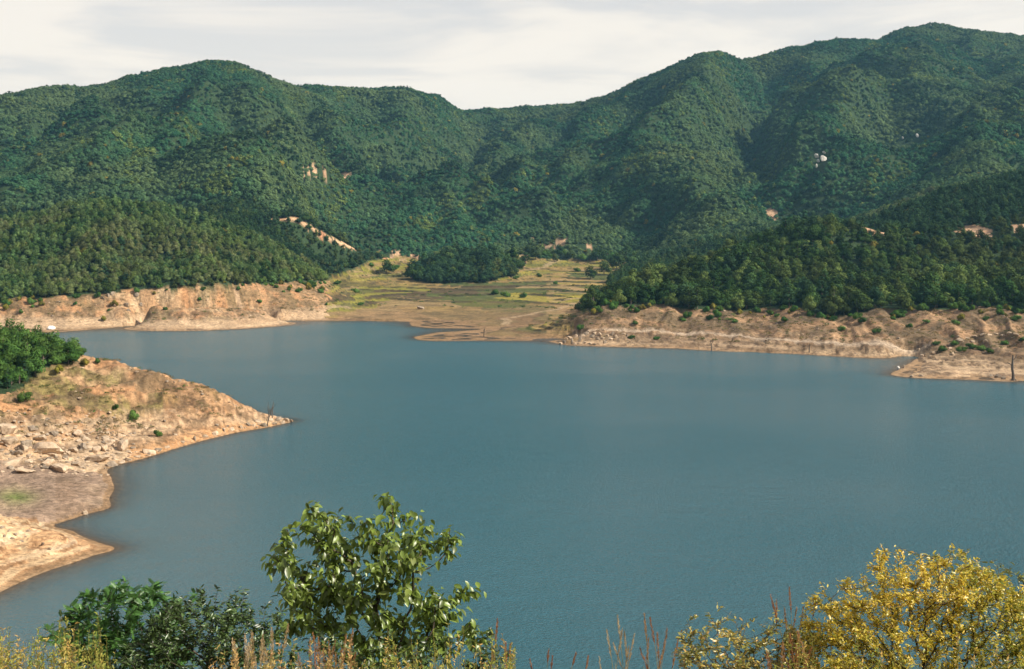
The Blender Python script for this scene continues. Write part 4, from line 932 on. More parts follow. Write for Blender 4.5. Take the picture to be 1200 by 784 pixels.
dead_tree((x, y, z), [([(0, 0, -.8), (.1, 0, 1.5), (-.2, 0, 3.2), (-.1, 0, 5.0), (.05, 0, 6.8)], [.55, .36, .32, .27, .16]), ([(-.15, 0, 3.9), (-.9, .1, 4.5), (-1.5, .1, 4.9)], [.14, .1, .04]), ([(-.05, 0, 5.3), (.6, 0, 6.0), (1.0, 0, 6.9)], [.14, .09, .03]), ([(0, 0, .4), (.7, 0, .2), (1.3, .1, -.3)], [.25, .18, .1]), ([(0, 0, .3), (-.6, 0, .1), (-1.2, 0, -.3)], [.22, .16, .1]), ([(.05, 0, 6.2), (-.25, 0, 6.9)], [.1, .03])], 'thick dark dead trunk with broken stubs at the right photo edge')
x, y, z = ground_at(834, 411, 380, 470)
dead_tree((x, y, z), [([(0, 0, -.8), (0, 0, 1.2), (-.2, 0, 2.4), (-.5, 0, 3.6)], [.22, .2, .15, .06]), ([(-.1, 0, 2.0), (.4, 0, 3.0), (.6, 0, 3.7)], [.12, .08, .03]), ([(-.1, 0, 1.5), (-.8, 0, 2.5)], [.08, .03])], 'forked dead snag at the waterline below the right track')
x, y, z = ground_at(948, 413, 370, 450)
dead_tree((x, y, z), [([(0, 0, -.6), (.1, 0, 1.4), (.3, 0, 2.9)], [.2, .17, .1]), ([(.2, 0, 2.2), (.9, 0, 2.7)], [.09, .03]), ([(.15, 0, 1.8), (-.5, 0, 2.8)], [.08, .03])], 'short forked snag on the pale beach under the right headland')
x, y, z = ground_at(567, 394.5, 430, 520)
dead_tree((x, y, z), [([(0, 0, -.5), (.05, 0, 1.2), (.15, 0, 2.6), (.25, 0, 3.0)], [.14, .14, .22, .1]), ([(.15, 0, 2.2), (.35, 0, 2.9)], [.08, .04])], 'single dark post standing on the low spit before the fields', 'wooden_post', 'post')

# poplars and shrubs one can pick out
for px, py, h, lab in [(393, 305, 1.0, 'slim poplar rising in front of the dirt road bend'), (433, 299, 0.8, 'slim poplar beside the lower end of the dirt road'), (513, 300, 0.6, 'left one of two short poplars behind the field mound'), (520, 300, 0.55, 'right one of two short poplars behind the field mound')]:
    x, y, z = ground_at(px, py, 740, 1000); plant_tree(NEAR[9], (x, y, z - .1), h, rng.uniform(0, 6), lab, 'tree', 'poplars of the valley', 'poplar_tree')
sh = [(453, 321, 18, 'dark bush standing in the upper left fields'), (463, 316, 12, 'small bush right behind the dark field bush'), (416, 343, 11, 'flat bush on the left terraces'), (396, 333, 9, 'bush at the foot of the left hill by the fields'), (423, 358, 8, 'tiny bush in the lower left fields'),
      (579, 345, 12, 'left bush of the dark row in the middle fields'), (592, 348, 13, 'middle bush of the dark row in the middle fields'), (613, 349, 12, 'right bush of the dark row in the middle fields'), (605, 327, 8, 'bush right below the field mound'), (650, 333, 7, 'small bush in the right fields'),
      (436, 312, 9, 'bush on the field edge below the dirt road'), (485, 318, 13, 'bush hugging the left foot of the field mound'), (500, 325, 14, 'low bush in front of the field mound'), (692, 327, 16, 'bush at the right field edge before the headland'), (708, 322, 18, 'large bush at the right field edge'),
      (722, 316, 20, 'green thicket at the field corner beside the headland'), (676, 318, 9, 'little bush among the yellow strips'), (632, 324, 8, 'little bush left of the yellow strips'), (700, 306, 16, 'bush behind the yellow strips'), (660, 300, 14, 'bush above the yellow strips below the cleared soil'), (640, 302, 14, 'bush between mound and yellow strips')]
for px, py, w, lab in sh:
    x, y, z = ground_at(px, py, 500, 1050); s = w * y / F / 4.2
    plant_tree(NEAR[11 if w < 16 else 13], (x, y, z), s if w < 16 else s * .62, rng.uniform(0, 6), lab, 'bush', 'bushes of the fields', 'bush', 0.8)
for px, py, w, lab in [(158, 491, 17, 'round green bush alone on the left point'), (135, 480, 10, 'small olive bush left above the round green bush'), (185, 511, 12, 'low green bush near the orange shore of the left point'), (30, 470, 18, 'olive bush at the edge of the left trees'), (70, 437, 14, 'yellowish bush below the left trees'), (115, 425, 9, 'small dark bush on the crest of the left point'), (100, 428, 12, 'dry bush on the crest next to the left trees')]:
    x, y, z = ground_at(px, py, 190, 300); s = w * y / F / 4.2
    plant_tree(NEAR[12 if 'yellow' in lab or 'dry' in lab else 11], (x, y, z), s, rng.uniform(0, 6), lab, 'bush', 'bushes of the left point', 'bush', 1.0)
for i, (px, py, w) in enumerate([(1106, 411, 14), (1128, 412, 14), (1138, 408, 14), (1148, 411, 15), (1160, 413, 12), (1098, 404, 10), (1120, 404, 12), (1190, 376, 16), (1197, 400, 12), (1176, 404, 12), (1010, 378, 14), (1028, 390, 12), (985, 388, 14), (862, 378, 10), (920, 376, 12), (1055, 372, 12), (1120, 380, 12), (1065, 384, 12), (1085, 378, 9), (800, 376, 9), (745, 380, 10), (770, 398, 9), (740, 397, 10)]):
    x, y, z = ground_at(px, py, 330, 480); s = w * y / F / 4.2
    plant_tree(NEAR[11], (x, y, z), s, rng.uniform(0, 6), '%s of the low bushes scattered on the bare right bank' % ordinal(sorted([1106, 1128, 1138, 1148, 1160, 1098, 1120, 1190, 1197, 1176, 1010, 1028, 985, 862, 920, 1055, 1121, 1065, 1085, 800, 745, 770, 740]).index(px if i != 16 else 1121)), 'bush', 'bushes of the right bank', 'bush', 0.7)

for i, (px, py, w) in enumerate(sorted([(616, 305, 13), (628, 300, 16), (641, 297, 15), (655, 296, 14), (668, 299, 13), (682, 301, 15), (696, 302, 13), (712, 304, 15), (728, 306, 16), (742, 308, 18), (704, 298, 14), (734, 298, 16), (622, 293, 14), (650, 303, 10), (720, 298, 14)])):
    x, y, z = ground_at(px, py + 4, 700, 1150); s = w * y / F / 4.6
    plant_tree(NEAR[(13, 0, 1, 11)[i % 4]], (x, y, z), s * (.66 if i % 4 < 3 else 1), rng.uniform(0, 6), '%s of the hedge of small trees behind the yellow strips' % ordinal(i), 'tree', 'hedge trees behind the fields', 'hedge_tree', 0.85)
# uncountable dry tufts and scree
def tuft_mesh(seed, mat, n, hgt, wid, size):
    g_ = np.random.default_rng(seed); t = g_.uniform(0, 6.28, n); r = wid * np.sqrt(g_.uniform(0, 1, n)); z = hgt * g_.uniform(0.05, 1, n) * (1 - 0.5 * (r / wid) ** 2)
    cen = np.stack([r * np.cos(t), r * np.sin(t), z], 1); V, Q = leaf_quads(cen, g_.normal(size=(n, 3)) + [0, 0, .5], size, g_, 0.5)
    return mesh_data('tuft', V, [Q], [mat], False, {'tint': np.repeat(g_.uniform(0, 1, n), 4)})
mat_olive = leaf_material('olive_weeds', (0.115, 0.125, 0.040), (0.085, 0.11, 0.032), spread=.35, transl=.15)
TUFTS = [tuft_mesh(1, mat_scrub, 90, 0.8, 0.9, 0.14), tuft_mesh(2, mat_scrub, 90, 0.6, 1.2, 0.14), tuft_mesh(3, mat_olive, 90, 0.7, 0.9, 0.14), tuft_mesh(4, mat_bush, 90, 0.9, 0.8, 0.14), tuft_mesh(5, mat_pine, 90, 0.7, 1.0, 0.15)]
S = np.concatenate([jitter_grid(165, 290, 1.5, 0.46, 5), jitter_grid(380, 620, 2.6), jitter_grid(620, 1060, 4.0)])
S = S[(S[:, 0] < 0) | (S[:, 1] > 320)]
sz_, szn = height(S[:, 0], S[:, 1])
nn = fbm(S[:, 0] / 14, S[:, 1] / 14, 3, 301); sY = S[:, 1]
q = (sz_ + 0.5 * perlin(S[:, 0] / 45, sY / 60, 93)) / 1.15; edge = np.abs((q - np.floor(q)) - 0.5) < 0.42
prob = np.where(szn['prom'] & (sY > 205) & (sz_ > 2.2), 0.85 * smooth(-.35, .3, nn), 0) + np.where((szn['far_left'] | szn['far_right']) & (sz_ > 2.2) & ~szn['track'], 0.16 + 0.5 * smooth(0, .5, nn) + 0.4 * szn['far_right'] * (sz_ > 3.4), 0)
prob += np.where(szn['field'] & (sz_ > 1.8), np.where(edge, 0.6, 0.03) * smooth(-.3, .2, nn), 0)
k = rng.uniform(0, 1, len(S)) < prob; S, sz_, fld, nn, pm = S[k], sz_[k], szn['field'][k], nn[k], szn['prom'][k]
u = rng.uniform(0, 1, len(S)); tp = np.where(fld, np.where(u < .35, 2, np.where(u < .7, 4, 3)), np.where(u < .75, rng.choice([0, 1], len(S)), np.where(u < .95, 2, 3)))
ts = rng.uniform(0.45, 1.15, len(S)) * np.where(pm, 0.7, np.where(fld, 1.2, 0.95))
scatter('dry_scrub', np.stack([S[:, 0], S[:, 1], sz_ - 0.03], 1), np.stack([ts] * 3, 1), tp, TUFTS, ('dry brown scrub and weeds dotted over banks and fields', 'scrub'))
S = jitter_grid(400, 660, 2.2); sz_, szn = height(S[:, 0], S[:, 1]); spx, spy = szn['px'], szn['py']
bt = np.where(spx < 420, np.interp(spx, [p[0] for p in bank_top_left], [p[1] for p in bank_top_left]), np.interp(spx, [p[0] for p in bank_top_right], [p[1] for p in bank_top_right]))
k = (szn['far_left'] | szn['far_right']) & (rng.uniform(0, 1, len(S)) < 0.5 * np.exp(-np.maximum(spy - bt - 1, 0) / 5.0) * (0.4 + smooth(-.2, .4, perlin(S[:, 0] / 12, S[:, 1] / 12, 321))))
ts = rng.uniform(.35, 1.0, len(S))
scatter('edge_shrubs', np.stack([S[k, 0], S[k, 1], sz_[k] - .05], 1), np.stack([ts[k]] * 3, 1), rng.choice([0, 0, 0, 1, 2], int(k.sum())), [NEAR[11].both, NEAR[12].both, TUFTS[0]], ('ragged low scrub along the lower edge of the woods', 'scrub'))
S = np.concatenate([jitter_grid(150, 275, 1.1, 0.46, 5), jitter_grid(390, 560, 2.4)]); S = S[(S[:, 0] < 0) | (S[:, 1] > 320)]
sz_, szn = height(S[:, 0], S[:, 1]); nn = fbm(S[:, 0] / 8, S[:, 1] / 8, 3, 311); spx, spy = szn['px'], szn['py']
rocky = szn['prom'] & (spx < 160) & (spy > 485) & (S[:, 1] > 198)
prob = np.where(rocky, 0.6 * smooth(-.5, .2, nn), 0) + np.where(szn['prom'] & ~rocky & (S[:, 1] > 200), 0.22 * smooth(-.1, .5, nn), 0) + np.where((szn['far_right'] | szn['far_left']) & (sz_ > .2), 0.14 * smooth(0, .5, nn), 0)
k = (rng.uniform(0, 1, len(S)) < prob) & (sz_ > 0.05); S, sz_ = S[k], sz_[k]
ts = rng.uniform(0.15, 0.42, len(S)) * np.where(S[:, 1] > 300, 1.5, 1.0)
scatter('loose_stones', np.stack([S[:, 0], S[:, 1], sz_ + 0.02], 1), np.stack([ts, ts, ts * .7], 1), rng.integers(0, 7, len(S)), ROCKS[:5] + DROCKS[:2], ('loose pale stones and rubble strewn over the bare shores', 'rubble'))
# ------------------------------------------------------------------ plants on the slope in front of the camera
def FP(px, py, Y): return np.array(P(px, py, Y))
def leaf_shape(L_, W_, fold=0.35, droop=0.35, n=4):
    """one leaf along +X, midrib raised, tip drooping; L_, W_ in metres"""
    xs = np.linspace(0, 1, n + 1); V = []; Fc = []
    for i, t in enumerate(xs):
        w = W_ / 2 * math.sin(math.pi * min(1, t * 0.93 + 0.05)) ** 0.8 if 0 < t < 1 else 0.004
        z = -droop * L_ * t * t
        V += [(t * L_, w, z + fold * w), (t * L_, 0, z), (t * L_, -w, z + fold * w)]
    for i in range(n):
        a = 3 * i; Fc += [(a, a + 1, a + 4, a + 3), (a + 1, a + 2, a + 5, a + 4)]
    return np.array(V), np.array(Fc)
def rot_frames(d, roll, g):
    """frames whose X is d and whose Z is as upright as possible, then rolled"""
    d = d / np.linalg.norm(d, axis=1, keepdims=True); upv = np.array([0, 0, 1.0]) + g.normal(0, 0.25, d.shape)
    y = np.cross(upv, d); y /= np.linalg.norm(y, axis=1, keepdims=True) + 1e-9; z = np.cross(d, y)
    c, s = np.cos(roll)[:, None], np.sin(roll)[:, None]
    return np.stack([d, y * c + z * s, z * c - y * s], 2)          # columns are the axes
def stamp(shape, pos, Rm, sc):
    V, Fc = shape; n = len(pos)
    W = np.einsum('nij,kj->nki', Rm, V) * sc[:, None, None] + pos[:, None]
    Q = (Fc[None] + (np.arange(n) * len(V))[:, None, None]).reshape(-1, Fc.shape[1])
    return W.reshape(-1, 3), Q
def grow(root, tips, g, sag=0.0, chain=0.4):
    """skeleton: trunk polyline plus a curved shoot from the nearest fitting node to every tip; returns nodes, parents, chains"""
    nodes = [np.array(p, float) for p in root]; plen = list(np.concatenate([[0], np.cumsum(np.linalg.norm(np.diff(np.array(nodes), axis=0), axis=1))])); par = [-1] + list(range(len(root) - 1)); chains = [list(range(len(root)))]
    r0 = nodes[0]; trunk_n = len(nodes)
    for tpt in sorted(tips, key=lambda t: np.linalg.norm((t - nodes[trunk_n // 2]) * [1, 1, 0.8])):
        A = np.array(nodes); dv = tpt - A; d = np.linalg.norm(dv, axis=1) + 1e-6
        cost = d * (1 + 0.9 * np.clip(-dv[:, 2] / d + 0.15, 0, 1)) + chain * np.array(plen); cost[0] += 5
        j = int(np.argmin(cost)); a = nodes[j]; n = max(2, int(d[j] / 0.10)); ch = [j]
        side = g.normal(0, 0.10, 3) * d[j]; side[2] = -abs(sag) * d[j] if sag else -0.10 * d[j]
        for k in range(1, n + 1):
            t = k / n; p = a + (tpt - a) * t + side * math.sin(math.pi * t)
            plen.append(plen[ch[-1]] + float(np.linalg.norm(p - nodes[ch[-1]]))); nodes.append(p); par.append(ch[-1]); ch.append(len(nodes) - 1)
        chains.append(ch)
    cnt = np.zeros(len(nodes)); ends = {c[-1] for c in chains}
    for e in ends:
        k = e
        while k >= 0: cnt[k] += 1; k = par[k]
    return np.array(nodes), cnt, chains
def wood_parts(e, nodes, cnt, chains, rtip, mat, big=6, pw=0.45, sides=5):
    """trunk and main limbs as parts of their own, all thinner shoots joined"""
    tw = []
    for i, ch in enumerate(chains):
        rad = rtip * np.maximum(cnt[ch], 1) ** pw
        if i: rad[0] = rad[1]
        v, f = tube(nodes[ch] - np.array(e.location), rad, sides if i else 8)
        if i == 0: link('trunk', mesh_data('trunk', v, [f], [mat], True), e)
        elif cnt[ch[1]] >= big: link('branch', mesh_data('branch', v, [f], [mat], True), e)
        else: tw.append((v, f))
    if tw:
        v, f = join(tw); link('twigs', mesh_data('twigs', v, [f], [mat], True), e)['kind'] = 'stuff'
def base_on_ground(px, Y, sink=0.1):
    x = (px - CX) / F * Y; return np.array([x, Y, zat(x, Y) - sink])

mat_fg_bark = plain_material('dark_bark', (0.055, 0.042, 0.033), (0.11, 0.085, 0.065), 14.0, dist=0.01)
mat_persimmon = leaf_material('persimmon_leaf', (0.140, 0.200, 0.034), (0.245, 0.285, 0.070), spread=0.45, gloss=0.045, transl=0.45, vary=0.25)
mat_locust = leaf_material('locust_leaf', (0.060, 0.150, 0.034), (0.080, 0.165, 0.036), spread=0.35, gloss=0.03, transl=0.3, vary=0)
mat_darkleaf = leaf_material('dark_shrub_leaf', (0.060, 0.100, 0.026), (0.07, 0.11, 0.03), spread=0.55, gloss=0.05, transl=0.25, vary=0)
def multi_leaf_material(name, stops, gloss, transl=0.35):
    """autumn leaves: tone picked leaf by leaf"""
    m, N, L = new_mat(name); out = nd(N, 'ShaderNodeOutputMaterial'); ti = nd(N, 'ShaderNodeAttribute', attribute_name='tint')
    r = N.new('ShaderNodeValToRGB'); r.color_ramp.interpolation = 'LINEAR'; el = r.color_ramp.elements
    while len(el) < len(stops): el.new(0.5)
    for e_, (p, c) in zip(el, stops): e_.position = p; e_.color = (*c, 1)
    L.new(ti.outputs['Fac'], r.inputs[0])
    d = nd(N, 'ShaderNodeBsdfDiffuse'); t = nd(N, 'ShaderNodeBsdfTranslucent'); g_ = nd(N, 'ShaderNodeBsdfGlossy', Roughness=0.4)
    L.new(r.outputs[0], d.inputs[0]); L.new(r.outputs[0], t.inputs[0])
    a = nd(N, 'ShaderNodeMixShader'); a.inputs[0].default_value = transl; b = nd(N, 'ShaderNodeMixShader'); b.inputs[0].default_value = gloss
    L.new(d.outputs[0], a.inputs[1]); L.new(t.outputs[0], a.inputs[2]); L.new(a.outputs[0], b.inputs[1]); L.new(g_.outputs[0], b.inputs[2]); L.new(b.outputs[0], out.inputs[0]); return m
mat_gold = multi_leaf_material('golden_leaf', [(0, (0.20, 0.24, 0.03)), (0.3, (0.54, 0.44, 0.05)), (0.7, (0.74, 0.53, 0.06)), (0.92, (0.60, 0.34, 0.06)), (1, (0.58, 0.50, 0.24))], 0.05)
mat_olivegold = multi_leaf_material('olive_gold_leaf', [(0, (0.14, 0.17, 0.04)), (0.45, (0.32, 0.30, 0.06)), (0.75, (0.52, 0.41, 0.08)), (1, (0.55, 0.31, 0.08))], 0.06)
mat_straw = multi_leaf_material('straw', [(0, (0.30, 0.24, 0.07)), (0.5, (0.36, 0.26, 0.085)), (1, (0.42, 0.30, 0.12))], 0.02, 0.3)
mat_blade = multi_leaf_material('grass_blade', [(0, (0.13, 0.14, 0.035)), (0.5, (0.26, 0.22, 0.055)), (1, (0.40, 0.27, 0.08))], 0.03, 0.3)
mat_redplume = multi_leaf_material('reddish_plume', [(0, (0.34, 0.13, 0.07)), (0.5, (0.42, 0.19, 0.09)), (1, (0.46, 0.27, 0.13))], 0.0, 0.4)
mat_paleplume = multi_leaf_material('pale_plume', [(0, (0.50, 0.36, 0.19)), (0.5, (0.58, 0.44, 0.27)), (1, (0.62, 0.50, 0.34))], 0.0, 0.4)
mat_weed = multi_leaf_material('weed_leaf', [(0, (0.18, 0.23, 0.05)), (0.5, (0.30, 0.32, 0.07)), (0.85, (0.48, 0.40, 0.11)), (1, (0.56, 0.36, 0.12))], 0.0, 0.35)
mat_orangeweed = multi_leaf_material('orange_weed', [(0, (0.30, 0.27, 0.09)), (0.5, (0.52, 0.38, 0.14)), (1, (0.58, 0.33, 0.14))], 0.0, 0.35)

# --- the young persimmon tree
g = np.random.default_rng(21); PY = 16.0
cl_px = [(265, 62), (300, 108), (350, 135), (345, 175), (200, 165), (125, 215), (105, 275), (150, 330), (180, 250), (250, 190), (290, 250), (235, 320), (280, 330), (500, 92), (480, 165), (545, 120), (560, 190), (640, 175), (700, 185), (690, 260), (655, 310), (800, 195), (775, 265), (825, 240), (430, 225), (370, 275),
         (450, 320), (520, 370), (600, 340), (560, 290), (205, 395), (150, 470), (110, 530), (125, 590), (230, 460), (300, 410), (330, 500), (215, 560), (280, 560), (400, 530), (440, 455), (520, 460), (580, 420), (650, 440), (720, 470), (700, 540), (745, 590), (660, 600), (580, 570), (520, 590), (450, 650),
         (700, 650), (770, 650), (850, 480), (900, 495), (830, 550), (880, 590), (935, 610), (885, 655), (600, 650), (360, 600), (400, 690), (480, 710), (560, 710), (640, 700), (720, 710), (800, 700), (740, 520), (490, 270), (380, 460), (340, 390), (260, 500), (170, 520), (620, 250), (540, 520), (760, 470), (310, 300)]
extra = [(cx + g.normal(0, 34), cy_ + abs(g.normal(0, 34))) for cx, cy_ in cl_px if cy_ > 130 and cx < 800]
base = base_on_ground(462, PY)
tips = np.array([FP(300 + cx / 3.5, 560 + cy_ / 3.5, PY) + [0, g.normal(0, 0.42), 0] for cx, cy_ in cl_px + extra])
tr = [base, base + [0.02, 0, .35], base + [-.03, .02, .75], FP(458, 766, PY), FP(444, 742, PY), FP(440, 712, PY), FP(447, 680, PY + .05), FP(449, 640, PY)]
nodes, cnt, chains = grow(tr, tips, g)
tree = link('persimmon_tree', None, loc=base); tag(tree, 'young persimmon tree with drooping glossy green leaves at bottom centre', 'tree')
wood_parts(tree, nodes, cnt, chains, 0.0055, mat_fg_bark)
shapes = [leaf_shape(0.135, 0.072, 0.35, 0.30), leaf_shape(0.12, 0.066, 0.5, 0.5), leaf_shape(0.15, 0.078, 0.25, 0.15)]
leaf_me = []
for v, f in shapes: leaf_me.append(mesh_data('leaf', v, [f], [mat_persimmon], True, {'tint': np.full(len(v), .5)}))
pos, dirs = [], []
for t, ch in zip(sorted(tips, key=lambda t: np.linalg.norm((t - np.array(tr[len(tr) // 2])) * [1, 1, 0.8])), chains[1:]):
    n = g.integers(25, 34); m = np.minimum(g.exponential(0.12, n), 0.40)
    axis = nodes[ch[-1]] - nodes[ch[max(0, len(ch) - 4)]]; axis /= np.linalg.norm(axis) + 1e-9
    pos.append(t - axis * m[:, None] + g.normal(0, 0.05, (n, 3))); a = g.uniform(0, 6.28, n)
    dirs.append(np.stack([np.cos(a), np.sin(a), g.normal(-0.72, 0.55, n)], 1) + axis * 0.25)
pos, dirs = np.concatenate(pos), np.concatenate(dirs)
Rm = rot_frames(dirs, g.normal(0, 0.5, len(pos)), g); sc = g.uniform(0.5, 1.05, len(pos))
from mathutils import Matrix
order = np.argsort(-(sc / pos[:, 1])); show, restl = order[:300], order[300:]
for i in show:
    o = link('leaf', leaf_me[i % 3], tree)
    M4 = np.eye(4); M4[:3, :3] = Rm[i] * sc[i]; M4[:3, 3] = pos[i] - base; o.matrix_local = Matrix(M4.tolist())
V, Q = stamp(shapes[0], pos[restl] - base, Rm[restl], sc[restl])
o = link('foliage', mesh_data('foliage', V, [Q], [mat_persimmon], True, {'tint': np.repeat(g.uniform(0, 1, len(restl)), len(shapes[0][0]))}), tree); o['kind'] = 'stuff'

def leafy_shrub(name, label, cat, bx, Y, tips, leaf, mat, per, spread, g, rtip=0.002, droop=-0.1, along=0.22, bark=None, stems=3, tintf=None, group=None, sag=0.0):
    base = base_on_ground(bx, Y); e = link(name, None, loc=base); tag(e, label, cat, group)
    ctr = tips.mean(0); tr = [base, base + (ctr - base) * 0.25 + [0.03, 0, 0], base + (ctr - base) * 0.5, base + (ctr - base) * 0.78]
    nodes, cnt, chains = grow(tr, tips, g, sag); wood_parts(e, nodes, cnt, chains, rtip, bark or mat_fg_bark, 10, 0.42, 4)
    pos, dirs = [], []
    for ch in chains[1:]:
        pts = nodes[ch]; n = int(per * g.uniform(.7, 1.3)); L_ = len(pts)
        seglen = np.linalg.norm(np.diff(pts, axis=0), axis=1).sum() + 1e-6; k0 = max(0.0, 1 - along / seglen)
        tt = (k0 + (1 - k0) * g.uniform(0, 1, n)) * (L_ - 1); i0 = np.clip(tt.astype(int), 0, L_ - 2); fr = (tt - i0)[:, None]
        p = pts[i0] * (1 - fr) + pts[i0 + 1] * fr; ax = pts[i0 + 1] - pts[i0]; ax /= np.linalg.norm(ax, axis=1, keepdims=True) + 1e-9
        a = g.uniform(0, 6.28, n); d = np.stack([np.cos(a), np.sin(a), g.normal(droop, .45, n)], 1) + ax * 0.7
        pos.append(p + g.normal(0, spread, (n, 3))); dirs.append(d)
    pos, dirs = np.concatenate(pos), np.concatenate(dirs)
    Rm = rot_frames(dirs, g.normal(0, .7, len(pos)), g); sc = g.uniform(.6, 1.2, len(pos))
    V, Q = stamp(leaf, pos - base, Rm, sc); nv = len(leaf[0])
    t = g.uniform(0, 1, len(pos)) if tintf is None else np.clip(tintf(pos, g), 0, 1)
    o = link('foliage', mesh_data('foliage', V, [Q], [mat], True, {'tint': np.repeat(t, nv)}), e); o['kind'] = 'stuff'
    return e
def outline_tips(top, bottom, n, Y, g, dy=0.35):
    """tips spread under a surveyed top outline (px, py)"""
    xs = [p[0] for p in top]; out = []
    for i in range(n):
        px = g.uniform(xs[0], xs[-1]); yt = np.interp(px, xs, [p[1] for p in top]); py = yt + (bottom - yt) * g.uniform(0, 1) ** 1.25
        out.append(FP(px, py, Y) + [0, g.normal(0, dy), 0])
    return np.array(out)
def pinnate(nl=7, L_=0.17, lw=0.017, ll=0.036):
    base_leaf = leaf_shape(ll, lw, 0.2, 0.1, 2); V, Q, off = [], [], 0
    for i in range(nl):
        x = L_ * (0.18 + 0.82 * i / nl); z = -0.25 * x * x / L_
        for s in (-1, 1):
            a = s * 1.15; v, f = base_leaf; c_, s_ = math.cos(a), math.sin(a)
            V.append(np.stack([v[:, 0] * c_ - v[:, 1] * s_ + x, v[:, 0] * s_ + v[:, 1] * c_, v[:, 2] + z], 1)); Q.append(f + off); off += len(v)
    v, f = base_leaf; V.append(v + [L_, 0, -0.25 * L_]); Q.append(f + off); off += len(v)
    r = np.array([(0, .0015, 0), (0, -.0015, 0), (L_, -.001, -.25 * L_), (L_, .001, -.25 * L_)]); V.append(r); Q.append(np.array([(0, 1, 2, 3)]) + off)
    return np.concatenate(V), np.concatenate(Q)
simple = lambda L_, W_, n=3: leaf_shape(L_, W_, 0.3, 0.2, n)
g = np.random.default_rng(31)
leafy_shrub('locust_shrub', 'feathery leaved green shrub behind the dry weeds at bottom left', 'shrub', 140, 13.5, outline_tips([(78, 722), (88, 704), (100, 694), (128, 690), (145, 682), (165, 686), (185, 700), (215, 720)], 790, 260, 13.5, g, .3), pinnate(7, .10, .011, .021), mat_locust, 12, 0.015, g, droop=-.05, along=.25)
leafy_shrub('glossy_shrub', 'dark glossy small leaved shrub left of the persimmon tree', 'shrub', 240, 12.6, outline_tips([(160, 740), (185, 722), (205, 702), (228, 698), (250, 708), (275, 712), (298, 720), (325, 738)], 792, 330, 12.6, g, .35), simple(.058, .020), mat_darkleaf, 22, 0.012, g, droop=-.15, along=.2)
leafy_shrub('green_shrub', 'small green shrub in the shade right of the persimmon foot', 'shrub', 570, 13.0, outline_tips([(545, 775), (560, 758), (580, 756), (602, 772)], 800, 60, 13.0, g, .25), simple(.05, .022), mat_darkleaf, 16, 0.012, g)
leafy_shrub('leafy_undergrowth', 'shaded leafy shrub at the foot of the persimmon tree', 'shrub', 450, 15.0, outline_tips([(330, 748), (360, 742), (420, 752), (480, 746), (530, 752)], 805, 90, 15.0, g, .3), simple(.07, .03), mat_darkleaf, 18, 0.015, g)
top_gold = [(935, 765), (952, 735), (965, 712), (985, 700), (1005, 690), (1030, 676), (1050, 662), (1072, 654), (1095, 662), (1125, 662), (1150, 664), (1175, 678), (1200, 690), (1230, 700)]
leafy_shrub('golden_shrub', 'big golden yellow leaved shrub in the bottom right corner', 'shrub', 1085, 11.5, outline_tips(top_gold, 800, 800, 11.5, g, .4), simple(.037, .016), mat_gold, 36, 0.018, g, along=.2, tintf=lambda p, g_: g_.normal(.52, .22, len(p)) - 0.2 * (p[:, 0] > 4.1) - 0.2 * np.clip((36.75 - p[:, 2]) / .7, 0, 1))
spk = [(1052, 640), (1068, 644), (1083, 650), (1050, 652), (960, 702), (962, 708), (985, 690), (1008, 672), (1134, 648), (1152, 652), (1168, 656), (1178, 668), (1140, 655), (1190, 684), (1098, 655), (1117, 655)]
leafy_shrub('golden_shoots', 'long thin shoots sticking out above the golden shrub', 'shrub', 1090, 11.4, np.array([FP(a, b, 11.4) + [0, g.normal(0, .2), 0] for a, b in spk]), simple(.040, .014), mat_olivegold, 14, 0.006, g, along=.4)
top_ol = [(795, 770), (808, 752), (822, 742), (842, 724), (852, 728), (868, 745), (890, 742), (912, 738), (930, 740), (950, 748)]
leafy_shrub('olive_shrub', 'olive and gold shrub with thin twigs left of the golden one', 'shrub', 870, 11.8, outline_tips(top_ol, 800, 240, 11.8, g, .35), simple(.044, .018), mat_olivegold, 15, 0.012, g, along=.22)
leafy_shrub('olive_shoots', 'few thin bare topped shoots above the olive shrub', 'shrub', 860, 11.7, np.array([FP(a, b, 11.7) + [0, g.normal(0, .15), 0] for a, b in [(842, 704), (846, 715), (838, 720), (818, 735), (878, 733), (895, 732), (868, 738), (805, 745)]]), simple(.034, .010), mat_olivegold, 10, 0.004, g, along=.3)
leafy_shrub('bronze_shrub', 'dull green shrub at the right photo edge behind the golden one', 'shrub', 1185, 13.0, outline_tips([(1140, 700), (1155, 672), (1172, 662), (1190, 672), (1215, 668), (1240, 690)], 795, 70, 13.0, g, .3), simple(.06, .024), mat_olivegold, 10, 0.02, g, tintf=lambda p, g_: g_.uniform(0, .5, len(p)))

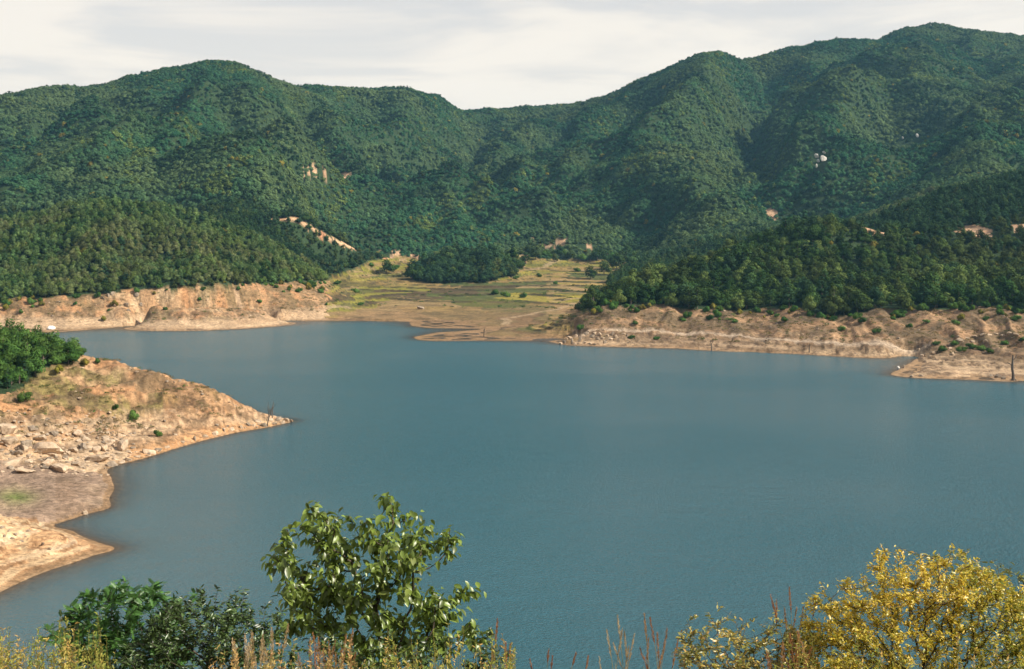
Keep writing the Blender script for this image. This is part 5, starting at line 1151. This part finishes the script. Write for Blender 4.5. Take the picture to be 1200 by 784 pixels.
# --- grasses: clumps of stalks, each with its plume
def ribbon(pts, w0, w1, side):
    pts = np.asarray(pts); n = len(pts); w = np.linspace(w0, w1, n)[:, None]; s = np.asarray(side)[None] * w
    V = np.concatenate([pts - s, pts + s]); f = np.array([(i, i + 1, n + i + 1, n + i) for i in range(n - 1)]); return V, f
def grass_clump(name, label, group, bx, Y, heads, mat_plume, g, plume_len=0.28, fluff=0.022, blades=26, n_tick=110, blade_h=0.8, lean=0.05):
    base = base_on_ground(bx, Y, 0.03); e = link(name, None, loc=base); tag(e, label, 'grass', group)
    st, pl, plt, bl, blt = [], [], [], [], []
    for hx, hy in heads:
        top = FP(hx, hy, Y) + [0, g.normal(0, .12), 0] - base; b0 = np.array([g.normal(0, .07), g.normal(0, .07), 0]); t = np.linspace(0, 1, 7)[:, None]
        bend = np.array([g.normal(0, .05), g.normal(0, .05), 0]); path = b0 + (top - b0) * t + bend * np.sin(math.pi * t)
        st.append(tube(path, np.linspace(.0035, .0014, 7), 4))
        d = path[-1] - path[-3]; d /= np.linalg.norm(d); n = n_tick
        s = g.uniform(0, 1, n); a = g.uniform(0, 6.28, n); w = fluff * np.sin(math.pi * np.clip(s * .9 + .08, 0, 1)) ** .7 * g.uniform(.2, 1, n)
        cen = path[-1] - d * (plume_len * (1 - s))[:, None] + np.stack([np.cos(a) * w, np.sin(a) * w, np.zeros(n)], 1)
        dr = d + np.stack([np.cos(a), np.sin(a), np.zeros(n)], 1) * .35; dr /= np.linalg.norm(dr, axis=1, keepdims=True)
        u = dr * (0.016 * g.uniform(.6, 1.4, n))[:, None]; v = np.cross(dr, g.normal(size=(n, 3))); v /= np.linalg.norm(v, axis=1, keepdims=True); v *= 0.0028
        V = np.stack([cen - u, cen - v, cen + u, cen + v], 1).reshape(-1, 3); pl.append((V, np.arange(4 * n).reshape(n, 4))); plt.append(np.full(4 * n, g.uniform(0, 1)))
    v, f = join(st); link('stalks', mesh_data('stalks', v, [f], [mat_straw], True, {'tint': np.repeat(g.uniform(0, 1, len(st)), len(v) // len(st))}), e)
    v, f = join(pl); link('plumes', mesh_data('plumes', v, [f], [mat_plume], False, {'tint': np.concatenate(plt)}), e)['kind'] = 'stuff'
    for i in range(blades):
        a = g.uniform(0, 6.28); h = blade_h * g.uniform(.6, 1.15); r = g.uniform(.1, .4); t = np.linspace(0, 1, 6)[:, None]
        path = np.array([g.normal(0, .09), g.normal(0, .09), 0]) + np.concatenate([math.cos(a) * r * t ** 2, math.sin(a) * r * t ** 2, h * (t - .25 * t ** 3)], 1)
        rb = ribbon(path, .006, .001, (-math.sin(a), math.cos(a), 0)); bl.append(rb); blt.append(np.full(len(rb[0]), g.uniform(0, 1)))
    if bl: v, f = join(bl); link('blades', mesh_data('blades', v, [f], [mat_blade], False, {'tint': np.concatenate(blt)}), e)['kind'] = 'stuff'
    return e
g = np.random.default_rng(41)
gr = 'plumed grasses along the bottom of the photo'
grass_clump('plumed_grass', 'clump of pale silky plumes between dark shrub and persimmon', gr, 300, 11.0, [(x + g.normal(0, 2), y) for x, y in [(268, 758), (276, 752), (283, 748), (290, 745), (297, 752), (303, 748), (310, 744), (318, 740), (326, 750), (288, 762), (300, 768), (280, 772), (334, 735), (272, 770), (312, 760)]], mat_paleplume, g, .24, .022)
grass_clump('plumed_grass', 'tall orange red plumes in front of the persimmon tree', gr, 385, 11.0, [(370, 734), (374, 745), (408, 738), (414, 735), (402, 752), (395, 748), (386, 750), (362, 752), (378, 760), (420, 755), (366, 768), (410, 770), (392, 768), (350, 765)], mat_redplume, g, .30, .022)
grass_clump('plumed_grass', 'pair of reddish plumes just right of the persimmon tree', gr, 588, 11.0, [(583, 722), (593, 746), (598, 752), (578, 760)], mat_redplume, g, .22, .012, 10)
grass_clump('plumed_grass', 'few short reddish plumes over open water', gr, 655, 11.5, [(643, 761), (674, 757), (690, 772), (648, 775), (621, 775)], mat_redplume, g, .12, .010, 6, 60, .6)
grass_clump('plumed_grass', 'tallest slender plumes left of centre of the sparse row', gr, 728, 11.2, [(711, 738), (724, 722), (728, 732), (743, 742), (733, 745), (718, 752), (702, 768), (738, 760)], mat_paleplume, g, .24, .011, 12, 80, .8)
grass_clump('plumed_grass', 'reddish plumes standing right of the tall slender plumes', gr, 764, 11.2, [(756, 722), (764, 730), (769, 738), (783, 740), (760, 748), (775, 752), (793, 748), (750, 760)], mat_redplume, g, .24, .013, 12, 90, .8)
grass_clump('plumed_grass', 'thin red plumes rising behind the olive shrub', gr, 925, 12.2, [(928, 692), (936, 704), (905, 700), (912, 706), (956, 694), (922, 715), (940, 720)], mat_redplume, g, .24, .012, 8, 90, .8)
grass_clump('plumed_grass', 'orange grass heads between olive and golden shrub', gr, 935, 10.6, [(915, 748), (925, 742), (934, 738), (942, 750), (950, 758), (930, 762), (918, 768), (945, 772), (905, 772)], mat_redplume, g, .24, .022, 20)

# --- weeds
def weed_mass(name, label, bx, Y, top, bottom, n, mat, g, dy=.35, leaf=(.030, .009), per=30, hgt=.55):
    tips = outline_tips(top, bottom, n, Y, g, dy); base = base_on_ground(bx, Y, .03); e = link(name, None, loc=base); tag(e, label, 'weeds', 'dry weeds along the bottom of the photo')
    st, pos, dirs, tn = [], [], [], []
    for t in tips:
        x0 = t[0] + g.normal(0, .08); y0 = t[1] + g.normal(0, .08); b = np.array([x0, y0, zat(x0, y0)]); tt = np.linspace(0, 1, 6)[:, None]; path = b + (t - b) * tt + np.array([g.normal(0, .04), g.normal(0, .04), 0]) * np.sin(math.pi * tt)
        st.append(tube(path - base, np.linspace(.004, .0012, 6), 3)); s = 1 - g.uniform(0, 1, per) * min(1, hgt / (np.linalg.norm(t - b) + .01))
        p = b + (t - b) * s[:, None]; a = g.uniform(0, 6.28, per); pos.append(p); dirs.append(np.stack([np.cos(a), np.sin(a), g.normal(.8, .4, per)], 1)); tn.append(np.clip(g.uniform(0, 1) + .25 * (s - .6) + g.normal(0, .1, per), 0, 1))
    v, f = join(st); link('stalks', mesh_data('stalks', v, [f], [mat_straw], True, {'tint': np.full(len(v), .3)}), e)
    pos, dirs, tn = np.concatenate(pos), np.concatenate(dirs), np.concatenate(tn); lf = leaf_shape(leaf[0], leaf[1], .2, .2, 2)
    V, Q = stamp(lf, pos - base, rot_frames(dirs, g.normal(0, .7, len(pos)), g), g.uniform(.6, 1.3, len(pos)))
    link('foliage', mesh_data('foliage', V, [Q], [mat], False, {'tint': np.repeat(tn, len(lf[0]))}), e)['kind'] = 'stuff'; return e
weed_mass('dry_weeds', 'yellow green dry weeds filling the bottom left corner', 45, 10.5, [(-40, 750), (0, 752), (25, 746), (40, 742), (60, 748), (85, 752), (105, 760), (122, 778)], 800, 330, mat_weed, g)
weed_mass('dry_weeds', 'orange weeds at the bottom left below the dark shrub', 300, 9.6, [(225, 782), (255, 770), (290, 774), (330, 768), (360, 775), (400, 772), (430, 780)], 805, 130, mat_orangeweed, g)
weed_mass('dry_weeds', 'straw yellow weeds at the foot of the persimmon tree', 480, 9.8, [(420, 782), (450, 768), (475, 756), (490, 750), (515, 760), (545, 772), (580, 768), (605, 784)], 805, 170, mat_weed, g)
weed_mass('dry_weeds', 'dull weeds in front of the golden shrub at bottom right', 1020, 9.4, [(880, 790), (930, 778), (980, 768), (1010, 762), (1040, 766), (1080, 776), (1140, 782), (1220, 776)], 805, 190, mat_weed, g)

# --- turf on the near slope
TG = [tuft_mesh(20 + i, m_, 60, 0.35, 0.35, 0.07) for i, m_ in enumerate((mat_scrub, mat_olive, mat_olive))]
S = rng.uniform([-38, 1.5], [38, 80], (9000, 2)); S = S[np.hypot(S[:, 0], S[:, 1]) > 2.0]
sz_, szn = height(S[:, 0], S[:, 1]); k = sz_ > 1.5; S, sz_ = S[k], sz_[k]
ts = rng.uniform(.5, 1.1, len(S)); clear_ = (HC - 0.36 * S[:, 1]) - sz_; ts = np.minimum(ts, np.maximum(0.2, clear_ / 0.45))
scatter('slope_grass', np.stack([S[:, 0], S[:, 1], sz_ - .02], 1), np.stack([ts] * 3, 1), rng.integers(0, 3, len(S)), TG, ('rough grass on the slope below the camera', 'grass'))
# ------------------------------------------------------------------ the air between
hv = np.array([(x, y, z) for z in (-16, 420) for x, y in ((-6200, -6200), (6200, -6200), (6200, 6200), (-6200, 6200))], float)
hf = np.array([(0, 3, 2, 1), (4, 5, 6, 7), (0, 1, 5, 4), (1, 2, 6, 5), (2, 3, 7, 6), (3, 0, 4, 7)])
m, N, L = new_mat('pale_air')
o_ = nd(N, 'ShaderNodeOutputMaterial'); pv = nd(N, 'ShaderNodeVolumePrincipled', Density=0.000075, Anisotropy=0.2); pv.inputs['Color'].default_value = (0.30, 0.68, 1.0, 1)
L.new(pv.outputs[0], o_.inputs['Volume'])
haze = link('haze', mesh_data('haze', hv, [hf], [m])); tag(haze, kind='stuff')
